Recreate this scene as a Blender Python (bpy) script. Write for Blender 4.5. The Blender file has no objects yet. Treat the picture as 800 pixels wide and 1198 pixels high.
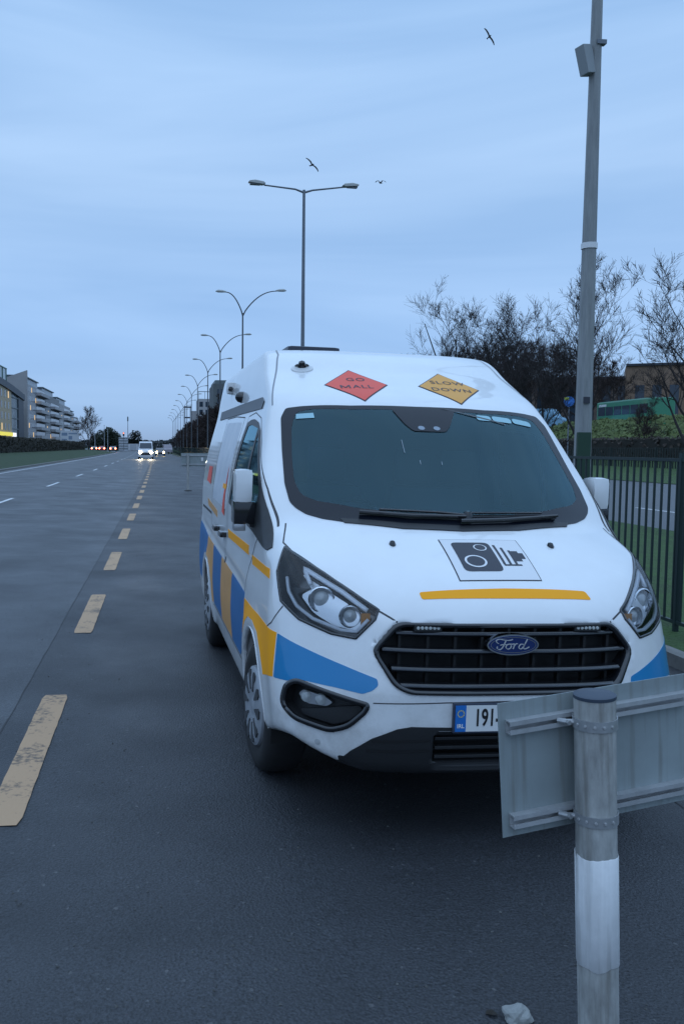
import bpy, bmesh, math, random
import numpy as np
from mathutils import Vector, Matrix, geometry
from mathutils.bvhtree import BVHTree

SC = bpy.context.scene
COL = SC.collection
R = math.radians

# ------------------------------------------------------------------ camera
EYE = 1.74
FPX, PPX, PPY = 1011.5, 300.0, 599.0          # focal length and optical centre in pixels of the 800x1198 photograph
ROAD_AZ, PITCH, ROLL = R(6.2), R(4.27), R(.3)
fw = Vector((math.sin(ROAD_AZ)*math.cos(PITCH), math.cos(ROAD_AZ)*math.cos(PITCH), -math.sin(PITCH)))
rt = Vector((math.cos(ROAD_AZ), -math.sin(ROAD_AZ), 0))
up = rt.cross(fw)
CR = rt*math.cos(ROLL) + up*math.sin(ROLL)
CU = -rt*math.sin(ROLL) + up*math.cos(ROLL)
cam_data = bpy.data.cameras.new("camera")
cam = bpy.data.objects.new("camera", cam_data)
COL.objects.link(cam)
m = Matrix((CR, CU, -fw)).transposed().to_4x4()
m.translation = (0, 0, EYE)
cam.matrix_world = m
cam_data.sensor_fit = 'VERTICAL'
cam_data.sensor_height = 24
cam_data.lens = FPX/1198*24
cam_data.shift_x = (400-PPX)/1198
cam_data.clip_start = 0.05
cam_data.clip_end = 6000
SC.camera = cam

def ray(u, v):
    return (fw + CR*((u-PPX)/FPX) - CU*((v-PPY)/FPX)).normalized()
def at(u, v, Y):
    d = ray(u, v)
    return Vector((0, 0, EYE)) + d*(Y/d.y)

# ------------------------------------------------------------------ world, sun, exposure
SUN_EL, SUN_AZ = R(38), R(200)
w = bpy.data.worlds.new("World"); SC.world = w
w.use_nodes = True
nt = w.node_tree; N = nt.nodes; L = nt.links
N.clear()
out = N.new('ShaderNodeOutputWorld'); bg = N.new('ShaderNodeBackground')
tc = N.new('ShaderNodeTexCoord'); sep = N.new('ShaderNodeSeparateXYZ')
L.new(tc.outputs['Generated'], sep.inputs[0])
ramp = N.new('ShaderNodeValToRGB')
cr = ramp.color_ramp
cr.elements[0].position = 0.0; cr.elements[0].color = (.20, .31, .50, 1)
cr.elements[1].position = 1.0; cr.elements[1].color = (.66, .96, 1.38, 1)
for p, c in ((.03, (.245, .405, .66, 1)), (.12, (.265, .445, .735, 1)), (.28, (.325, .505, .77, 1)), (.46, (.30, .49, .77, 1)), (.62, (.50, .76, 1.12, 1))):
    e = cr.elements.new(p); e.color = c
L.new(sep.outputs['Z'], ramp.inputs[0])
mp = N.new('ShaderNodeMapping'); mp.inputs['Scale'].default_value = (1.1, 1.1, 9)
mp.inputs['Rotation'].default_value = (R(5), R(-3), 0)
L.new(tc.outputs['Generated'], mp.inputs[0])
ns = N.new('ShaderNodeTexNoise'); ns.inputs['Scale'].default_value = 1.1; ns.inputs['Detail'].default_value = 4; ns.inputs['Distortion'].default_value = .6
ns.inputs['Roughness'].default_value = .5
L.new(mp.outputs[0], ns.inputs['Vector'])
cl = N.new('ShaderNodeValToRGB')
cl.color_ramp.elements[0].position = .34; cl.color_ramp.elements[0].color = (.86, .89, .93, 1)
cl.color_ramp.elements[1].position = .66; cl.color_ramp.elements[1].color = (1.15, 1.09, 1.06, 1)
L.new(ns.outputs['Fac'], cl.inputs[0])
mx = N.new('ShaderNodeMix'); mx.data_type = 'RGBA'; mx.blend_type = 'MULTIPLY'; mx.inputs[0].default_value = 1
L.new(ramp.outputs[0], mx.inputs[6]); L.new(cl.outputs[0], mx.inputs[7])
sky = N.new('ShaderNodeTexSky'); sky.sky_type = 'NISHITA'; sky.sun_disc = False
sky.sun_elevation = SUN_EL; sky.sun_rotation = SUN_AZ
sm = N.new('ShaderNodeMix'); sm.data_type = 'RGBA'; sm.blend_type = 'ADD'; sm.inputs[0].default_value = .006
L.new(mx.outputs[2], sm.inputs[6]); L.new(sky.outputs[0], sm.inputs[7])
L.new(sm.outputs[2], bg.inputs[0]); bg.inputs[1].default_value = 1.0
L.new(bg.outputs[0], out.inputs[0])

sd = bpy.data.lights.new("sun", 'SUN'); sd.energy = .04; sd.angle = R(40); sd.color = (1, .93, .86)
so = bpy.data.objects.new("sun", sd); COL.objects.link(so)
sv = Vector((math.sin(SUN_AZ)*math.cos(SUN_EL), math.cos(SUN_AZ)*math.cos(SUN_EL), math.sin(SUN_EL)))
so.rotation_euler = sv.to_track_quat('Z', 'Y').to_euler()

SC.view_settings.view_transform = 'Standard'
SC.view_settings.look = 'None'
SC.view_settings.exposure = .22
SC.view_settings.gamma = 1

# ------------------------------------------------------------------ helpers
MATS = {}
def mat(name, col, rough=.6, metal=0, noise=None, bump=None, emit=None, coat=0, spec=.5, col2=None, nscale=4, detail=6, stretch=None, alpha=None):
    """procedural Principled material; noise = amount of colour variation towards col2, bump = (scale, strength)"""
    if name in MATS: return MATS[name]
    m = bpy.data.materials.new(name); m.use_nodes = True
    n = m.node_tree.nodes; l = m.node_tree.links
    b = n['Principled BSDF']
    b.inputs['Base Color'].default_value = (*col, 1)
    b.inputs['Roughness'].default_value = rough
    b.inputs['Metallic'].default_value = metal
    b.inputs['Specular IOR Level'].default_value = spec
    if coat:
        b.inputs['Coat Weight'].default_value = coat; b.inputs['Coat Roughness'].default_value = .04
    if emit:
        b.inputs['Emission Color'].default_value = (*emit[0], 1); b.inputs['Emission Strength'].default_value = emit[1]
    if noise or bump:
        t = n.new('ShaderNodeTexCoord'); mpn = n.new('ShaderNodeMapping')
        l.new(t.outputs['Object'], mpn.inputs[0])
        if stretch: mpn.inputs['Scale'].default_value = stretch
    if noise:
        x = n.new('ShaderNodeTexNoise'); x.inputs['Scale'].default_value = nscale; x.inputs['Detail'].default_value = detail
        x.inputs['Roughness'].default_value = .65
        l.new(mpn.outputs[0], x.inputs['Vector'])
        rp = n.new('ShaderNodeValToRGB')
        rp.color_ramp.elements[0].position = .3; rp.color_ramp.elements[1].position = .7
        c2 = col2 or tuple(c*(1-noise) for c in col)
        rp.color_ramp.elements[0].color = (*c2, 1); rp.color_ramp.elements[1].color = (*col, 1)
        l.new(x.outputs['Fac'], rp.inputs[0]); l.new(rp.outputs[0], b.inputs['Base Color'])
    if bump:
        y = n.new('ShaderNodeTexNoise'); y.inputs['Scale'].default_value = bump[0]; y.inputs['Detail'].default_value = 4
        l.new(mpn.outputs[0], y.inputs['Vector'])
        bp = n.new('ShaderNodeBump'); bp.inputs['Strength'].default_value = bump[1]; bp.inputs['Distance'].default_value = bump[2] if len(bump) > 2 else .01
        l.new(y.outputs['Fac'], bp.inputs['Height']); l.new(bp.outputs[0], b.inputs['Normal'])
    MATS[name] = m
    return m

def tag(o, label=None, cat=None, group=None, kind=None):
    if label: o['label'] = label
    if cat: o['category'] = cat
    if group: o['group'] = group
    if kind: o['kind'] = kind
    return o
def empty(name, loc=(0, 0, 0), rot=(0, 0, 0), label=None, cat=None, group=None):
    o = bpy.data.objects.new(name, None); COL.objects.link(o)
    o.location = loc; o.rotation_euler = rot; o.empty_display_size = .2
    return tag(o, label, cat, group)
def mobj(name, verts, faces, material, parent=None, smooth=False, loc=None):
    me = bpy.data.meshes.new(name); me.from_pydata([tuple(v) for v in verts], [], [tuple(f) for f in faces]); me.update()
    if smooth:
        me.polygons.foreach_set('use_smooth', [True]*len(me.polygons))
    me.materials.append(material)
    o = bpy.data.objects.new(name, me); COL.objects.link(o)
    if parent: o.parent = parent
    if loc: o.location = loc
    return o

class MB:
    """collects simple solids into one mesh"""
    def __init__(s): s.v = []; s.f = []
    def add(s, v, f):
        k = len(s.v); s.v += [Vector(p) for p in v]; s.f += [tuple(i+k for i in q) for q in f]; return s
    def box(s, a, b, M=None):
        x0, y0, z0 = a; x1, y1, z1 = b
        v = [Vector(p) for p in ((x0,y0,z0),(x1,y0,z0),(x1,y1,z0),(x0,y1,z0),(x0,y0,z1),(x1,y0,z1),(x1,y1,z1),(x0,y1,z1))]
        if M: v = [M @ p for p in v]
        return s.add(v, [(0,3,2,1),(4,5,6,7),(0,1,5,4),(1,2,6,5),(2,3,7,6),(3,0,4,7)])
    def tube(s, pts, rad, n=8, cap=True):
        pts = [Vector(p) for p in pts]
        if not hasattr(rad, '__len__'): rad = [rad]*len(pts)
        rings = []; ref = None
        for i, p in enumerate(pts):
            d = (pts[min(i+1, len(pts)-1)] - pts[max(i-1, 0)]).normalized()
            if ref is None: ref = d.orthogonal().normalized()
            a = (ref - d*ref.dot(d))
            a = a.normalized() if a.length > 1e-5 else d.orthogonal().normalized()
            ref = a; b = d.cross(a)
            rings.append([p + (a*math.cos(2*math.pi*k/n) + b*math.sin(2*math.pi*k/n))*rad[i] for k in range(n)])
        v = [q for r_ in rings for q in r_]; f = []
        for i in range(len(pts)-1):
            for k in range(n):
                f.append((i*n+k, i*n+(k+1)%n, (i+1)*n+(k+1)%n, (i+1)*n+k))
        if cap:
            f.append(tuple(range(n-1, -1, -1))); f.append(tuple((len(pts)-1)*n+k for k in range(n)))
        return s.add(v, f)
    def lathe(s, prof, n=24, M=None):
        """prof: list of (radius, z)"""
        v = []
        for r_, z in prof:
            for k in range(n):
                a = 2*math.pi*k/n; v.append(Vector((r_*math.cos(a), r_*math.sin(a), z)))
        if M: v = [M @ p for p in v]
        f = []
        for i in range(len(prof)-1):
            for k in range(n): f.append((i*n+k, i*n+(k+1)%n, (i+1)*n+(k+1)%n, (i+1)*n+k))
        return s.add(v, f)
    def prism(s, poly, z0, z1, M=None):
        n = len(poly)
        v = [Vector((x, y, z0)) for x, y in poly] + [Vector((x, y, z1)) for x, y in poly]
        if M: v = [M @ p for p in v]
        f = [tuple(range(n-1, -1, -1)), tuple(range(n, 2*n))] + [(i, (i+1)%n, n+(i+1)%n, n+i) for i in range(n)]
        return s.add(v, f)
    def build(s, name, material, parent=None, smooth=False, bevel=0, loc=None):
        o = mobj(name, s.v, s.f, material, parent, False, loc)
        if bevel:
            bm = bmesh.new(); bm.from_mesh(o.data)
            es = [e for e in bm.edges if len(e.link_faces) == 2 and e.calc_face_angle(0) > .6]
            bmesh.ops.bevel(bm, geom=es, offset=bevel, segments=2, affect='EDGES', profile=.7)
            bm.to_mesh(o.data); bm.free()
        if smooth:
            o.data.polygons.foreach_set('use_smooth', [True]*len(o.data.polygons))
            try: o.data.set_sharp_from_angle(angle=R(40))
            except Exception: pass
        return o

# ------------------------------------------------------------------ van body as one implicit solid
def curve(pts):
    """monotone cubic through (x, y) pairs, vectorised"""
    X = np.array([p[0] for p in pts], float); Y = np.array([p[1] for p in pts], float)
    h = np.diff(X); s = np.diff(Y)/h
    d = np.zeros(len(X)); d[0] = s[0]; d[-1] = s[-1]
    for i in range(1, len(X)-1):
        d[i] = 0 if s[i-1]*s[i] <= 0 else 2*s[i-1]*s[i]/(s[i-1]+s[i])
    xs = np.linspace(X[0], X[-1], 1500)
    k = np.clip(np.searchsorted(X, xs, side='right')-1, 0, len(X)-2)
    t = (xs-X[k])/h[k]
    ys = (2*t**3-3*t**2+1)*Y[k]+(t**3-2*t**2+t)*h[k]*d[k]+(-2*t**3+3*t**2)*Y[k+1]+(t**3-t**2)*h[k]*d[k+1]
    e0 = d[0]; e1 = d[-1]
    def f(q):
        r_ = np.interp(q, xs, ys)
        return r_ + np.where(q < X[0], (q-X[0])*e0, 0) + np.where(q > X[-1], (q-X[-1])*e1, 0)
    return f
def smax(a, b, r_):
    h = np.clip(r_-np.abs(a-b), 0, None)/r_
    return np.maximum(a, b) + h*h*r_*.25
def smin(a, b, r_): return -smax(-a, -b, r_)

WB, FO, WR, HUB = 2.933, 1.045, .345, .345
front_c = curve([(.05,.25),(.16,.14),(.24,.07),(.34,.03),(.45,.008),(.55,0),(.66,.0),(.76,.018),(.88,.046),(1.0,.078),(1.08,.115),(1.3,.3)])
hood_c = curve([(-.4,.70),(0,.955),(.08,1.03),(.16,1.09),(.30,1.176),(.478,1.262),(.70,1.345),(.95,1.425),(1.5,1.50),(5,1.52)])
side_low = curve([(.1,.88),(.25,.935),(.45,.968),(.7,.988),(.92,.985),(1.1,.968),(1.25,.96),(1.45,.95),(1.7,.92)])
screen_c = curve([(1.0,.33),(1.345,.70),(1.66,1.065),(1.97,1.42),(2.03,1.51),(2.1,1.655),(2.21,1.885),(2.32,2.08),(2.38,2.27),(2.42,2.8),(2.6,4)])
side_up = curve([(1.0,.95),(1.3,.965),(1.45,.955),(1.6,.937),(1.75,.905),(1.907,.865),(2.0,.842),(2.2,.81),(2.35,.78),(2.6,.74)])
GRILLE = [(-.605,.858),(-.50,.982),(.50,.982),(.605,.858),(.52,.715),(.46,.686),(-.46,.686),(-.52,.715)]
def poly_sdf(px, pz, P):
    """signed distance to convex polygon given clockwise/any order, negative inside"""
    P = np.array(P); c = P.mean(0); d = np.full(px.shape, -9.)
    for i in range(len(P)):
        a = P[i]; b = P[(i+1) % len(P)]; e = b-a; nrm = np.array([e[1], -e[0]])/np.hypot(*e)
        if nrm @ (c-a) > 0: nrm = -nrm
        d = np.maximum(d, (px-a[0])*nrm[0] + (pz-a[1])*nrm[1])
    return d
FOG = [(-.945,.60),(-.90,.665),(-.80,.662),(-.60,.585),(-.70,.455),(-.86,.49)]
def body_field(x, y, z):
    ax = np.abs(x)
    k = .34 + .10*np.clip((z-.55)/.6, 0, 1)
    front = front_c(z) + k*(ax/.985)**3.4 - y
    yy = y - .20*(ax/.95)**3
    hood = (z - (hood_c(yy) - .012*(ax/.8)**2))*.9
    flare = .014*np.exp(-((np.hypot(y-FO, z-HUB)-.44)/.07)**2) + .014*np.exp(-((np.hypot(y-FO-WB, z-HUB)-.44)/.07)**2)
    # pressed swage line along the flank
    swage = .010*np.exp(-((z-(.86+.035*y))/.03)**2)*np.clip((y-1.3)/.4, 0, 1)*np.clip((4.8-y)/.3, 0, 1)
    sl = ax - side_low(z) - flare + swage
    lower = smax(smax(front, hood, .07), sl, .13)
    ws = (screen_c(z) + .17*(ax/.85)**3 - y)*.75
    su = ax - side_up(z)
    top = z - (2.425 - .05*(ax/.8)**2)
    upper = smax(smax(smax(ws, top, .05), su, .055), 1.12-z, .02)
    b = smin(lower, upper, .03)
    b = smax(b, y - (4.975 - .012*z), .10)
    b = smax(b, (.33 - .05*np.clip((y-.9)/.3, 0, 1) + .13*np.clip((ax-.62)/.35, 0, 1)**1.3*np.clip((.7-y)/.4, 0, 1)) - z, .03)
    # wheel arches
    for cy in (FO, FO+WB):
        cyl = np.hypot(y-cy, z-HUB) - .405
        b = np.maximum(b, -np.maximum(cyl, .58-ax))
    # grille recess, lower intake, fog lamp pockets
    g = np.maximum(poly_sdf(x, z, GRILLE)+.012, y-.17)
    b = smax(b, -g, .012)
    g = np.maximum(np.maximum(np.abs(x)-.34, np.abs(z-.448)-.062), y-.13)
    b = smax(b, -g, .012)
    return b

def make_body(h=.02):
    X = np.arange(-1.05, 1.0501, h); Y = np.arange(-.06, 5.05, h); Z = np.arange(.1, 2.5, h)
    F = body_field
    gx, gy, gz = np.meshgrid(X, Y, Z, indexing='ij')
    V = F(gx, gy, gz)
    S = V < 0
    nx, ny, nz = V.shape
    # surface nets
    acc = np.zeros((nx-1, ny-1, nz-1, 3)); cnt = np.zeros((nx-1, ny-1, nz-1))
    base = np.stack(np.meshgrid(np.arange(nx-1), np.arange(ny-1), np.arange(nz-1), indexing='ij'), -1).astype(float)
    co = [(i, j, k) for i in (0, 1) for j in (0, 1) for k in (0, 1)]
    sl = lambda c: (slice(c[0], nx-1+c[0]), slice(c[1], ny-1+c[1]), slice(c[2], nz-1+c[2]))
    for a in co:
        for axs in range(3):
            if a[axs]: continue
            b = list(a); b[axs] = 1; b = tuple(b)
            va, vb = V[sl(a)], V[sl(b)]
            cr_ = (va < 0) != (vb < 0)
            t = np.where(cr_, va/np.where(va == vb, 1, va-vb), 0)
            p = np.zeros(va.shape+(3,)); p[..., 0] = a[0]; p[..., 1] = a[1]; p[..., 2] = a[2]
            p[..., axs] += t
            acc += p*cr_[..., None]; cnt += cr_
    act = cnt > 0
    idx = -np.ones(act.shape, int); idx[act] = np.arange(act.sum())
    P = (base[act] + acc[act]/cnt[act][:, None])*h + np.array([X[0], Y[0], Z[0]])
    quads = []
    for axs in range(3):
        s1 = [slice(None)]*3; s2 = [slice(None)]*3
        s1[axs] = slice(0, -1); s2[axs] = slice(1, None)
        A, B = S[tuple(s1)], S[tuple(s2)]
        o1, o2 = [(1, 2), (2, 0), (0, 1)][axs]
        e = np.argwhere(A != B)
        e = e[(e[:, o1] > 0) & (e[:, o2] > 0) & (e[:, o1] < act.shape[o1]) & (e[:, o2] < act.shape[o2])]
        def cell(d1, d2):
            q = e.copy(); q[:, o1] -= d1; q[:, o2] -= d2
            return idx[q[:, 0], q[:, 1], q[:, 2]]
        q = np.stack([cell(1, 1), cell(0, 1), cell(0, 0), cell(1, 0)], 1)
        ins = A[e[:, 0], e[:, 1], e[:, 2]]
        q[~ins] = q[~ins][:, ::-1]
        quads.append(q)
    Q = np.concatenate(quads); Q = Q[(Q >= 0).all(1)]
    for _ in range(4):
        e = 1e-3
        f0 = F(P[:, 0], P[:, 1], P[:, 2])
        gr = np.stack([(F(P[:, 0]+e, P[:, 1], P[:, 2])-f0)/e, (F(P[:, 0], P[:, 1]+e, P[:, 2])-f0)/e, (F(P[:, 0], P[:, 1], P[:, 2]+e)-f0)/e], 1)
        g2 = (gr**2).sum(1)+1e-6
        st = (f0/g2)[:, None]*gr
        ln = np.linalg.norm(st, axis=1, keepdims=True)
        P -= st*np.minimum(1, .008/np.maximum(ln, 1e-9))
    return P, Q
LAMP3 = [(-.89,.67,1.24),(-.865,.585,1.218),(-.76,.38,1.15),(-.565,.16,1.025),(-.58,.15,.985),(-.66,.16,.90),(-.76,.21,.91),(-.88,.34,.95),(-.94,.47,1.01),(-.94,.59,1.13)]
FOG3 = [(-.945,.33,.57),(-.935,.31,.655),(-.895,.27,.69),(-.62,.07,.63),(-.63,.08,.60),(-.69,.12,.53),(-.76,.16,.50),(-.90,.27,.525)]
BP, BQ = make_body()
as_tree = lambda P: BVHTree.FromPolygons([tuple(p) for p in P.tolist()], [tuple(q) for q in BQ.tolist()])
BVH = as_tree(BP)
# van placement
CROSSFALL = .0225                        # the carriageway falls gently towards the verge
def zg(x): return -CROSSFALL*(min(max(x, -9.6), 4.3)-1.6)
VAN_POS = (1.091*math.cos(ROAD_AZ) + 3.638*math.sin(ROAD_AZ), 3.638*math.cos(ROAD_AZ) - 1.091*math.sin(ROAD_AZ), 0)
VAN = empty('camera_van', VAN_POS, (0, math.atan(CROSSFALL), R(1.8)), 'white high-roof speed camera van with amber and blue stripes parked on the hard shoulder', 'van')
VAN_M = Matrix.Translation(VAN_POS) @ VAN.rotation_euler.to_matrix().to_4x4()
# ------------------------------------------------------------------ van: draped panels, glass, marks
def basis(d):
    d = Vector(d).normalized(); a = Vector((1, 0, 0)) if abs(d.x) < .8 else Vector((0, 1, 0))
    a = (a - d*a.dot(d)).normalized(); b = d.cross(a)
    return d, a, b
def cast(p, d, tree=None):
    tree = tree or BVH
    h = tree.ray_cast(p - d*1.5, d)
    if h[0] is None: h = tree.find_nearest(p)
    if (h[0]-p).length > .25:
        h = tree.find_nearest(p)
    nrm = h[1]
    if nrm.dot(d) > 0: nrm = -nrm
    return h[0], nrm
def resample(pts, step, closed=True):
    out_ = []; n = len(pts)
    for i in range(n if closed else n-1):
        a = pts[i]; b = pts[(i+1) % n]; k = max(1, int((b-a).length/step))
        out_ += [a.lerp(b, j/k) for j in range(k)]
    if not closed: out_.append(pts[-1])
    return out_
def rounded(pts, r_, seg=4):
    """round the corners of a closed loop of Vectors"""
    o_ = []; n = len(pts)
    for i in range(n):
        p = pts[i]; a = pts[i-1]-p; b = pts[(i+1) % n]-p
        q = min(r_, a.length*.45, b.length*.45)
        A = p + a.normalized()*q; B = p + b.normalized()*q
        for k in range(seg+1):
            t = k/seg; o_.append(A*(1-t)**2 + p*2*t*(1-t) + B*t*t)
    return o_
def drape(name, pts, d, material, parent, off=.002, skirt=.008, step=.03, rnd=0, mirror=False, tree=None, smooth=True, hole=None):
    pts = [Vector(p) for p in pts]; d = Vector(d)
    if mirror: pts = [Vector((-p.x, p.y, p.z)) for p in pts]; d = Vector((-d.x, d.y, d.z))
    d, ua, ub = basis(d)
    if rnd: pts = rounded(pts, rnd)
    depth = sum((p.dot(d) for p in pts))/len(pts)
    p2 = [Vector((p.dot(ua), p.dot(ub))) for p in pts]
    loop = resample(p2, step)
    lo = [l for l in loop]; hl_ = []
    if hole: hl_ = resample([Vector((Vector(q).dot(ua), Vector(q).dot(ub))) for q in hole], step)
    def inpoly(x, y, L_):
        c = False; j = len(L_)-1
        for i in range(len(L_)):
            if (L_[i].y > y) != (L_[j].y > y) and x < (L_[j].x-L_[i].x)*(y-L_[i].y)/(L_[j].y-L_[i].y)+L_[i].x: c = not c
            j = i
        return c
    xs = [p.x for p in lo]; ys = [p.y for p in lo]
    inner = []
    x = min(xs)+step*.5
    P = np.array([(p.x, p.y) for p in lo+hl_])
    while x < max(xs):
        y = min(ys)+step*.5
        while y < max(ys):
            # inside, and not too near the outline
            if np.min(np.hypot(P[:, 0]-x, P[:, 1]-y)) > step*.45:
                if inpoly(x, y, lo) and not (hl_ and inpoly(x, y, hl_)): inner.append(Vector((x, y)))
            y += step
        x += step
    n = len(lo)
    k_ = len(hl_); ed = [(i, (i+1) % n) for i in range(n)] + [(n+i, n+(i+1) % k_) for i in range(k_)]
    vs, es, fs, *_ = geometry.delaunay_2d_cdt(lo+hl_+inner, ed, [], 1, 1e-6)
    if hl_: fs = [f for f in fs if not inpoly(sum(vs[i].x for i in f)/3, sum(vs[i].y for i in f)/3, hl_)]
    V = []; NR = []
    for q in vs:
        h, nr = cast(ua*q.x + ub*q.y + d*depth, d, tree)
        V.append(h + nr*off); NR.append(nr)
    F = []
    for f in fs:
        f = tuple(f); a, b, c = V[f[0]], V[f[1]], V[f[2]]
        if (b-a).cross(c-a).dot(d) > 0: f = f[::-1]
        F.append(f)
    if skirt:
        cnt = {}
        for f in F:
            for i in range(len(f)):
                e = (f[i], f[(i+1) % len(f)]); cnt[e] = 1
        bd = [e for e in cnt if (e[1], e[0]) not in cnt]
        low = {}
        for a, b in bd:
            for k in (a, b):
                if k not in low: low[k] = len(V); V.append(V[k]-NR[k]*skirt)
        for a, b in bd: F.append((b, a, low[a], low[b]))
    o = mobj(name, V, F, material, parent, smooth)
    if skirt and smooth: o.data.set_sharp_from_angle(angle=R(45))
    return o
def strip(name, pts, d, width, material, parent, off=.001, mirror=False, step=.03, tree=None, mb=None, h=0):
    """a narrow band following the skin; h > 0 makes it a raised bar"""
    pts = [Vector(p) for p in pts]; d = Vector(d)
    if mirror: pts = [Vector((-p.x, p.y, p.z)) for p in pts]; d = Vector((-d.x, d.y, d.z))
    d = d.normalized(); pts = resample(pts, step, False)
    V = []; F = []
    for i, p in enumerate(pts):
        t = (pts[min(i+1, len(pts)-1)]-pts[max(0, i-1)]).normalized()
        s = t.cross(d).normalized()*width/2
        for q in ((p-s), (p+s)):
            hh, nr = cast(q, d, tree); V.append(hh+nr*(off+h))
            if h: V.append(hh-nr*.004)
    k = 4 if h else 2
    for i in range(len(pts)-1):
        a = i*k; b = a+k
        if h: F += [(a, b, b+2, a+2), (a+1, a+3, b+3, b+1), (a, a+1, b+1, b), (a+2, b+2, b+3, a+3)]
        else: F.append((a, b, b+1, a+1))
    if h: F += [(0, 2, 3, 1), (len(V)-4, len(V)-3, len(V)-1, len(V)-2)]
    return mobj(name, V, F, material, parent, True)
def text_mesh(txt, size, bold=0, spacing=1, shear=0, sx=1):
    cu = bpy.data.curves.new('lettering', 'FONT'); cu.body = txt; cu.size = size; cu.align_x = 'CENTER'; cu.align_y = 'CENTER'
    cu.offset = bold; cu.space_character = spacing; cu.shear = shear; cu.resolution_u = 4
    o = bpy.data.objects.new('lettering', cu); COL.objects.link(o)
    bpy.context.view_layer.update()
    me = bpy.data.meshes.new_from_object(o.evaluated_get(bpy.context.evaluated_depsgraph_get()))
    v = [Vector((p.co.x*sx, p.co.y, 0)) for p in me.vertices]; f = [tuple(p.vertices) for p in me.polygons]
    bpy.data.objects.remove(o); bpy.data.curves.remove(cu); bpy.data.meshes.remove(me)
    return v, f
def lettering(name, txt, size, O, ua, ub, d, material, parent, off=.004, **kw):
    v, f = text_mesh(txt, size, **kw); O = Vector(O); ua = Vector(ua); ub = Vector(ub).normalized(); d = Vector(d).normalized()
    V = []
    for p in v:
        h, nr = cast(O + ua*p.x + ub*p.y, d); V.append(h+nr*off)
    return mobj(name, V, f, material, parent)
def flat_text(name, txt, size, O, ua, ub, material, parent, **kw):
    v, f = text_mesh(txt, size, **kw); O = Vector(O); ua = Vector(ua); ub = Vector(ub)
    return mobj(name, [O+ua*p.x+ub*p.y for p in v], f, material, parent)

paint = mat('van_paint', (.80, .81, .82), .32, coat=.8, noise=.05, col2=(.74, .74, .74), nscale=2.2)
def grime(m):
    n = m.node_tree.nodes; l = m.node_tree.links; b = n['Principled BSDF']; src_ = b.inputs['Base Color'].links[0].from_socket
    t = n.new('ShaderNodeTexCoord'); sp = n.new('ShaderNodeSeparateXYZ'); l.new(t.outputs['Object'], sp.inputs[0])
    r1 = n.new('ShaderNodeMapRange'); l.new(sp.outputs['Z'], r1.inputs[0]); r1.inputs[1].default_value = .95; r1.inputs[2].default_value = .30; r1.inputs[3].default_value = 0; r1.inputs[4].default_value = 1
    x = n.new('ShaderNodeTexNoise'); x.inputs['Scale'].default_value = 7; x.inputs['Detail'].default_value = 9; x.inputs['Roughness'].default_value = .7; l.new(t.outputs['Object'], x.inputs['Vector'])
    r2 = n.new('ShaderNodeMapRange'); l.new(x.outputs['Fac'], r2.inputs[0]); r2.inputs[1].default_value = .38; r2.inputs[2].default_value = .8; r2.inputs[3].default_value = .0; r2.inputs[4].default_value = .75
    mu = n.new('ShaderNodeMath'); mu.operation = 'MULTIPLY'; l.new(r1.outputs[0], mu.inputs[0]); l.new(r2.outputs[0], mu.inputs[1])
    mx_ = n.new('ShaderNodeMix'); mx_.data_type = 'RGBA'; l.new(mu.outputs[0], mx_.inputs[0]); l.new(src_, mx_.inputs[6]); mx_.inputs[7].default_value = (.24, .22, .19, 1)
    l.new(mx_.outputs[2], b.inputs['Base Color'])
grime(paint)
blackp = mat('black_plastic', (.018, .019, .021), .45, bump=(180, .15, .002))
gloss = mat('gloss_black', (.012, .013, .016), .12, coat=.5)
chrome = mat('chrome', (.62, .64, .67), .16, metal=1)
satin = mat('satin_silver', (.42, .43, .45), .35, metal=.8)
rubber = mat('rubber', (.017, .017, .018), .75, bump=(60, .3, .003), noise=.3, nscale=9)
seamm = mat('panel_gap', (.06, .06, .065), .7)
orange = mat('amber_film', (.98, .385, .004), .5, spec=.25)
orangeD = mat('amber_film_faded', (.66, .33, .11), .45, noise=.15, nscale=6)
blue = mat('blue_film', (.0, .20, .46), .3, coat=.6)
blueD = mat('blue_film_faded', (.015, .14, .36), .45, noise=.15, nscale=6)
redf = mat('red_film', (.82, .09, .055), .5)
ambd = mat('amber_diamond_film', (.74, .34, .05), .5)
dark = mat('dark_print', (.03, .032, .045), .5)
whitef = mat('white_film', (.72, .72, .73), .45)
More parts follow.
